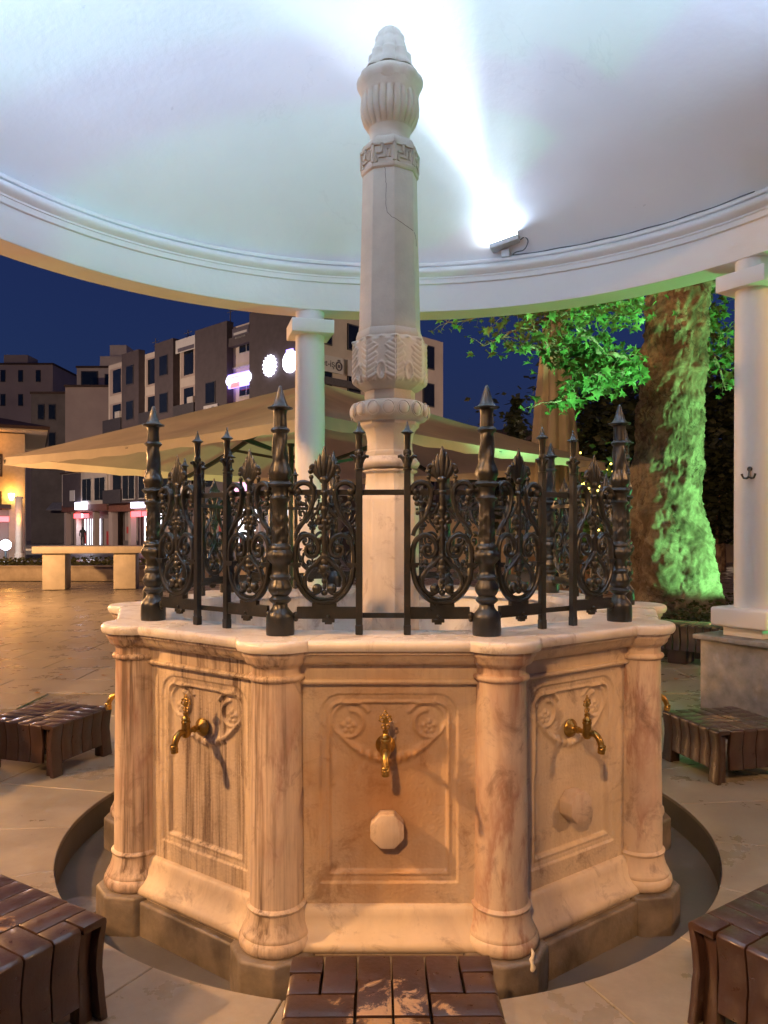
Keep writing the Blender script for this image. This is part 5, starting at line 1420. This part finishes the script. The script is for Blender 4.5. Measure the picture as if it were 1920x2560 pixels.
MB().box((-4, 4, zE - 0.05), (10.0, 10.0, 0.08)).build('soffit', BM['cream'], ko, 0)
for (x, z, w_, h_) in ((-1.25, 4.55, 0.55, 1.1), (-1.25, 3.75 - 0.9, 0.5, 0.9), (-3.4, 4.4, 0.9, 1.3)):
    wn = MB().box((x, -0.03, z), (w_, 0.1, h_)).build('window', BM['roof'], ko, 0); MB().box((x, -0.09, z), (w_ - 0.12, 0.02, h_ - 0.12)).build('pane', BM['glass'], wn, 0)
MB().box((-2.2, -0.55, 2.55), (3.2, 1.1, 0.18)).build('porch_roof', BM['roof'], ko, 0)
MB().box((-2.2, -0.04, 1.2), (3.0, 0.1, 2.4)).build('shop_front', BM['shop_dim'], ko, 0)
MB().box((-1.15, -0.9, 1.95), (0.95, 0.12, 0.24)).build('lit_sign', BM['neon_red'], ko, 0)
pc_ = MB().lathe([(0.20, 0), (0.20, 0.3), (0.155, 0.35), (0.15, 2.9), (0.19, 2.95), (0.19, 3.02)], 24, Matrix.Translation((-0.25, -0.9, 0))).build('porch_column', BM['cream'], ko, 40)
MB().lathe([(0.05, 2.85), (0.12, 3.02), (0.14, 3.18), (0.0, 3.2)], 14, Matrix.Translation((-0.58, -0.28, 0))).build('wall_lamp', BM['warm'], ko)
light('wall_lamp_light', 'POINT', (-0.58, -0.45, 3.3), 26, (1.0, 0.34, 0.05), ko, shadow_soft_size=0.1)
light('wall_lamp_light', 'POINT', (-0.25, -1.25, 1.9), 14, (1.0, 0.36, 0.05), ko, shadow_soft_size=0.1)
light('eaves_light', 'POINT', (-1.2, -0.7, 5.6), 16, (1.0, 0.36, 0.05), ko, shadow_soft_size=0.1)
gb = thing('globe_lamp', 'white glowing globe lamp low beside the eaved house', 'lamp', (GX(14, 35), CAM.y + 35, 0))
MB().lathe([(0.05, 0), (0.05, 0.55)], 10).build('stem', M['steel'], gb)
MB().ball((0, 0, 0.75), 0.24, nu=16, nv=12).build('globe', emit('lit_white_globe', (0.75, 0.8, 1.0), 14.0), gb, 60)
light('globe_light', 'POINT', (0.1, -0.4, 0.8), 120, (0.7, 0.75, 1.0), gb, shadow_soft_size=0.25)

# passer-by at the lit shop door
def person(loc, rz, label):
    t = thing('person', label, 'person', loc, rz)
    J = dict(pelvis=(0, 0, 0.92), chest=(0, 0.02, 1.25), neck=(0, 0.02, 1.45), head=(0, 0.0, 1.58), crown=(0, 0.0, 1.70), lh=(-0.10, 0, 0.88), lk=(-0.11, -0.04, 0.50), la=(-0.11, 0.04, 0.09), lt=(-0.12, -0.12, 0.04),
             rh=(0.10, 0, 0.88), rk=(0.12, -0.10, 0.50), ra=(0.13, 0.02, 0.09), rt=(0.14, -0.14, 0.04), ls=(-0.19, 0.02, 1.38), le=(-0.25, 0.03, 1.10), lw=(-0.24, -0.08, 0.86), rs=(0.19, 0.02, 1.38), re=(0.26, 0.0, 1.10), rw=(0.22, -0.16, 0.95))
    rad_ = dict(pelvis=0.15, chest=0.17, neck=0.06, head=0.10, crown=0.07, lh=0.10, lk=0.065, la=0.045, lt=0.04, rh=0.10, rk=0.065, ra=0.045, rt=0.04, ls=0.07, le=0.05, lw=0.04, rs=0.07, re=0.05, rw=0.04)
    E_ = [('pelvis', 'chest'), ('chest', 'neck'), ('neck', 'head'), ('head', 'crown'), ('pelvis', 'lh'), ('lh', 'lk'), ('lk', 'la'), ('la', 'lt'), ('pelvis', 'rh'), ('rh', 'rk'), ('rk', 'ra'), ('ra', 'rt'), ('chest', 'ls'), ('ls', 'le'), ('le', 'lw'), ('chest', 'rs'), ('rs', 're'), ('re', 'rw')]
    nm = list(J); me = bpy.data.meshes.new('body'); me.from_pydata([J[k] for k in nm], [(nm.index(a), nm.index(b)) for a, b in E_], [])
    ob = put('body', me, simple('dark_clothes', (0.02, 0.02, 0.028), 0.8), t)
    md = ob.modifiers.new('skin', 'SKIN'); ob.modifiers.new('sub', 'SUBSURF').render_levels = 1
    for i, k in enumerate(nm): me.skin_vertices[0].data[i].radius = (rad_[k], rad_[k])
    me.skin_vertices[0].data[0].use_root = True
    return t
person((GX(207, 67.5), CAM.y + 67.5, 0), R(20), 'person in dark clothes standing before the lit shop door')

# ---- trees and skyline on the right
def crown_tree(name, label, base, h, rx, rz_, mat, n, size, trunk_h, seed, trunk_r=0.12, col=False):
    r_ = random.Random(seed)
    t = thing(name, label, 'tree', base)
    MB().tube([(0, 0, 0), (0.03, 0.02, trunk_h * 0.5), (-0.02, 0.0, trunk_h), (0.05, 0, trunk_h + rz_ * 0.7)], [trunk_r * 1.2, trunk_r, trunk_r * 0.8, trunk_r * 0.3], 10, up=(0, 1, 0)).build('trunk', M['bark'], t, 50)
    cen = [(r_.gauss(0, rx * 0.5), r_.gauss(0, rx * 0.5), h - rz_ + r_.uniform(-0.75, 0.75) * rz_) for _ in range(26)]
    if col: cen = [(r_.gauss(0, rx * 0.25) * (1 - q / 26), r_.gauss(0, rx * 0.25) * (1 - q / 26), trunk_h + (h - trunk_h) * q / 26) for q in range(26)]
    m_ = MB()
    def fn(r):
        i = r.randrange(26); c = cen[i]
        s = (rx * 0.30) * ((1.1 - i / 28) if col else 1)
        return (c[0] + r.gauss(0, s), c[1] + r.gauss(0, s), max(trunk_h * 0.8, c[2] + r.gauss(0, s * 0.8)))
    leaf_cards(m_, fn, n, size, r_)
    m_.build('crown', mat, t, 0)
    return t
crown_tree('cypress', 'dark pointed cypress against the blue sky behind the open parasol', (GX(1290, 45), CAM.y + 45, 0), 9.4, 1.5, 3, M['dark_leaf'], 2600, 0.5, 1.0, 31, 0.2, True)
dark_trees = [('broad dark tree between the folded parasol and the plane tree', 1505, 30, 7.0, 3.0), ('dark tree crown right of the plane trunk', 1800, 27, 8.0, 3.2), ('dark tree crown filling the gap beside the right column', 1905, 29, 8.2, 3.2), ('dim tree crown low behind the folded parasol', 1400, 34, 5.4, 2.6), ('dark tree rising behind the plane trunk', 1650, 31, 8.5, 3.4)]
for i, (lb, px, d, h, rx) in enumerate(dark_trees):
    crown_tree('dark_tree', lb, (GX(px, d), CAM.y + d, 0), h, rx, h * 0.42, M['dark_leaf'], 5200, 0.34, 1.6, 40 + i, 0.18)
crown_tree('street_tree', 'small round tree on a thin trunk before the pale wall', (GX(1795, 24), CAM.y + 24, 0), 4.6, 1.3, 1.9, M['dark_leaf'], 2600, 0.26, 1.3, 77, 0.09)
pwl = tag(MB().box((0, 0, 0.95), (26, 0.3, 1.9)).build('pale_wall', BM['cream'], None, 0, loc=(GX(1800, 33), CAM.y + 33.5, 0)), 'long pale wall behind the trees on the right', 'wall')
hs = thing('dark_house', 'dark low house roofline left of the cypress', 'house', (GX(1235, 50), CAM.y + 50, 0))
MB().box((0, 2, 2.6), (7, 6, 5.2)).build('wall', BM['grey'], hs, 0)
rr2 = MB(); rr2.add([(-4, -1.5, 5.2), (4, -1.5, 5.2), (4, 5.5, 5.2), (-4, 5.5, 5.2), (-1, 2, 8.2), (2.5, 2, 8.4)], [(3, 2, 1, 0), (0, 1, 5, 4), (1, 2, 5), (2, 3, 4, 5), (3, 0, 4)])
rr2.build('roof', BM['roof'], hs, 0)
# planked tan screen below the parasols, each board its own
scn = thing('plank_screen', 'tan vertical plank screen below the folded parasol', 'screen', (GX(1290, 17), CAM.y + 17, 0), R(4))
me_pl = MB().box((0, 0, 1.15), (0.215, 0.03, 2.3)).mesh('plank', 0, 0.004, 1)
tanw = simple('tan_planks', (0.42, 0.27, 0.15), 0.7, var=0.2, scale=4)
for i in range(14): put('plank', me_pl, tanw, scn, (i * 0.222, 0, 0))
# fairy-lit bush under the parasol corner
fb = thing('fairy_lit_bush', 'bush strung with yellow fairy lights under the parasol corner', 'bush', (GX(1480, 15), CAM.y + 15, 0))
m_ = MB(); r_ = random.Random(5)
leaf_cards(m_, lambda r: (r.gauss(0, 0.4), r.gauss(0, 0.4), 1.7 + r.gauss(0, 0.55)), 1500, 0.16, r_)
m_.build('foliage', M['shrub'], fb, 0)
m_ = MB()
for _ in range(130): m_.ball((r_.gauss(0, 0.42), r_.gauss(-0.15, 0.35), 2.15 + r_.gauss(0, 0.32)), 0.022, None, 6, 4)
o = m_.build('fairy_lights', BM['fairy'], fb, 60); o['kind'] = 'stuff'
MB().tube([(0, 0, 0), (0.02, 0, 0.7), (0, 0, 1.6)], [0.06, 0.05, 0.03], 8, up=(0, 1, 0)).build('stem', M['bark'], fb)
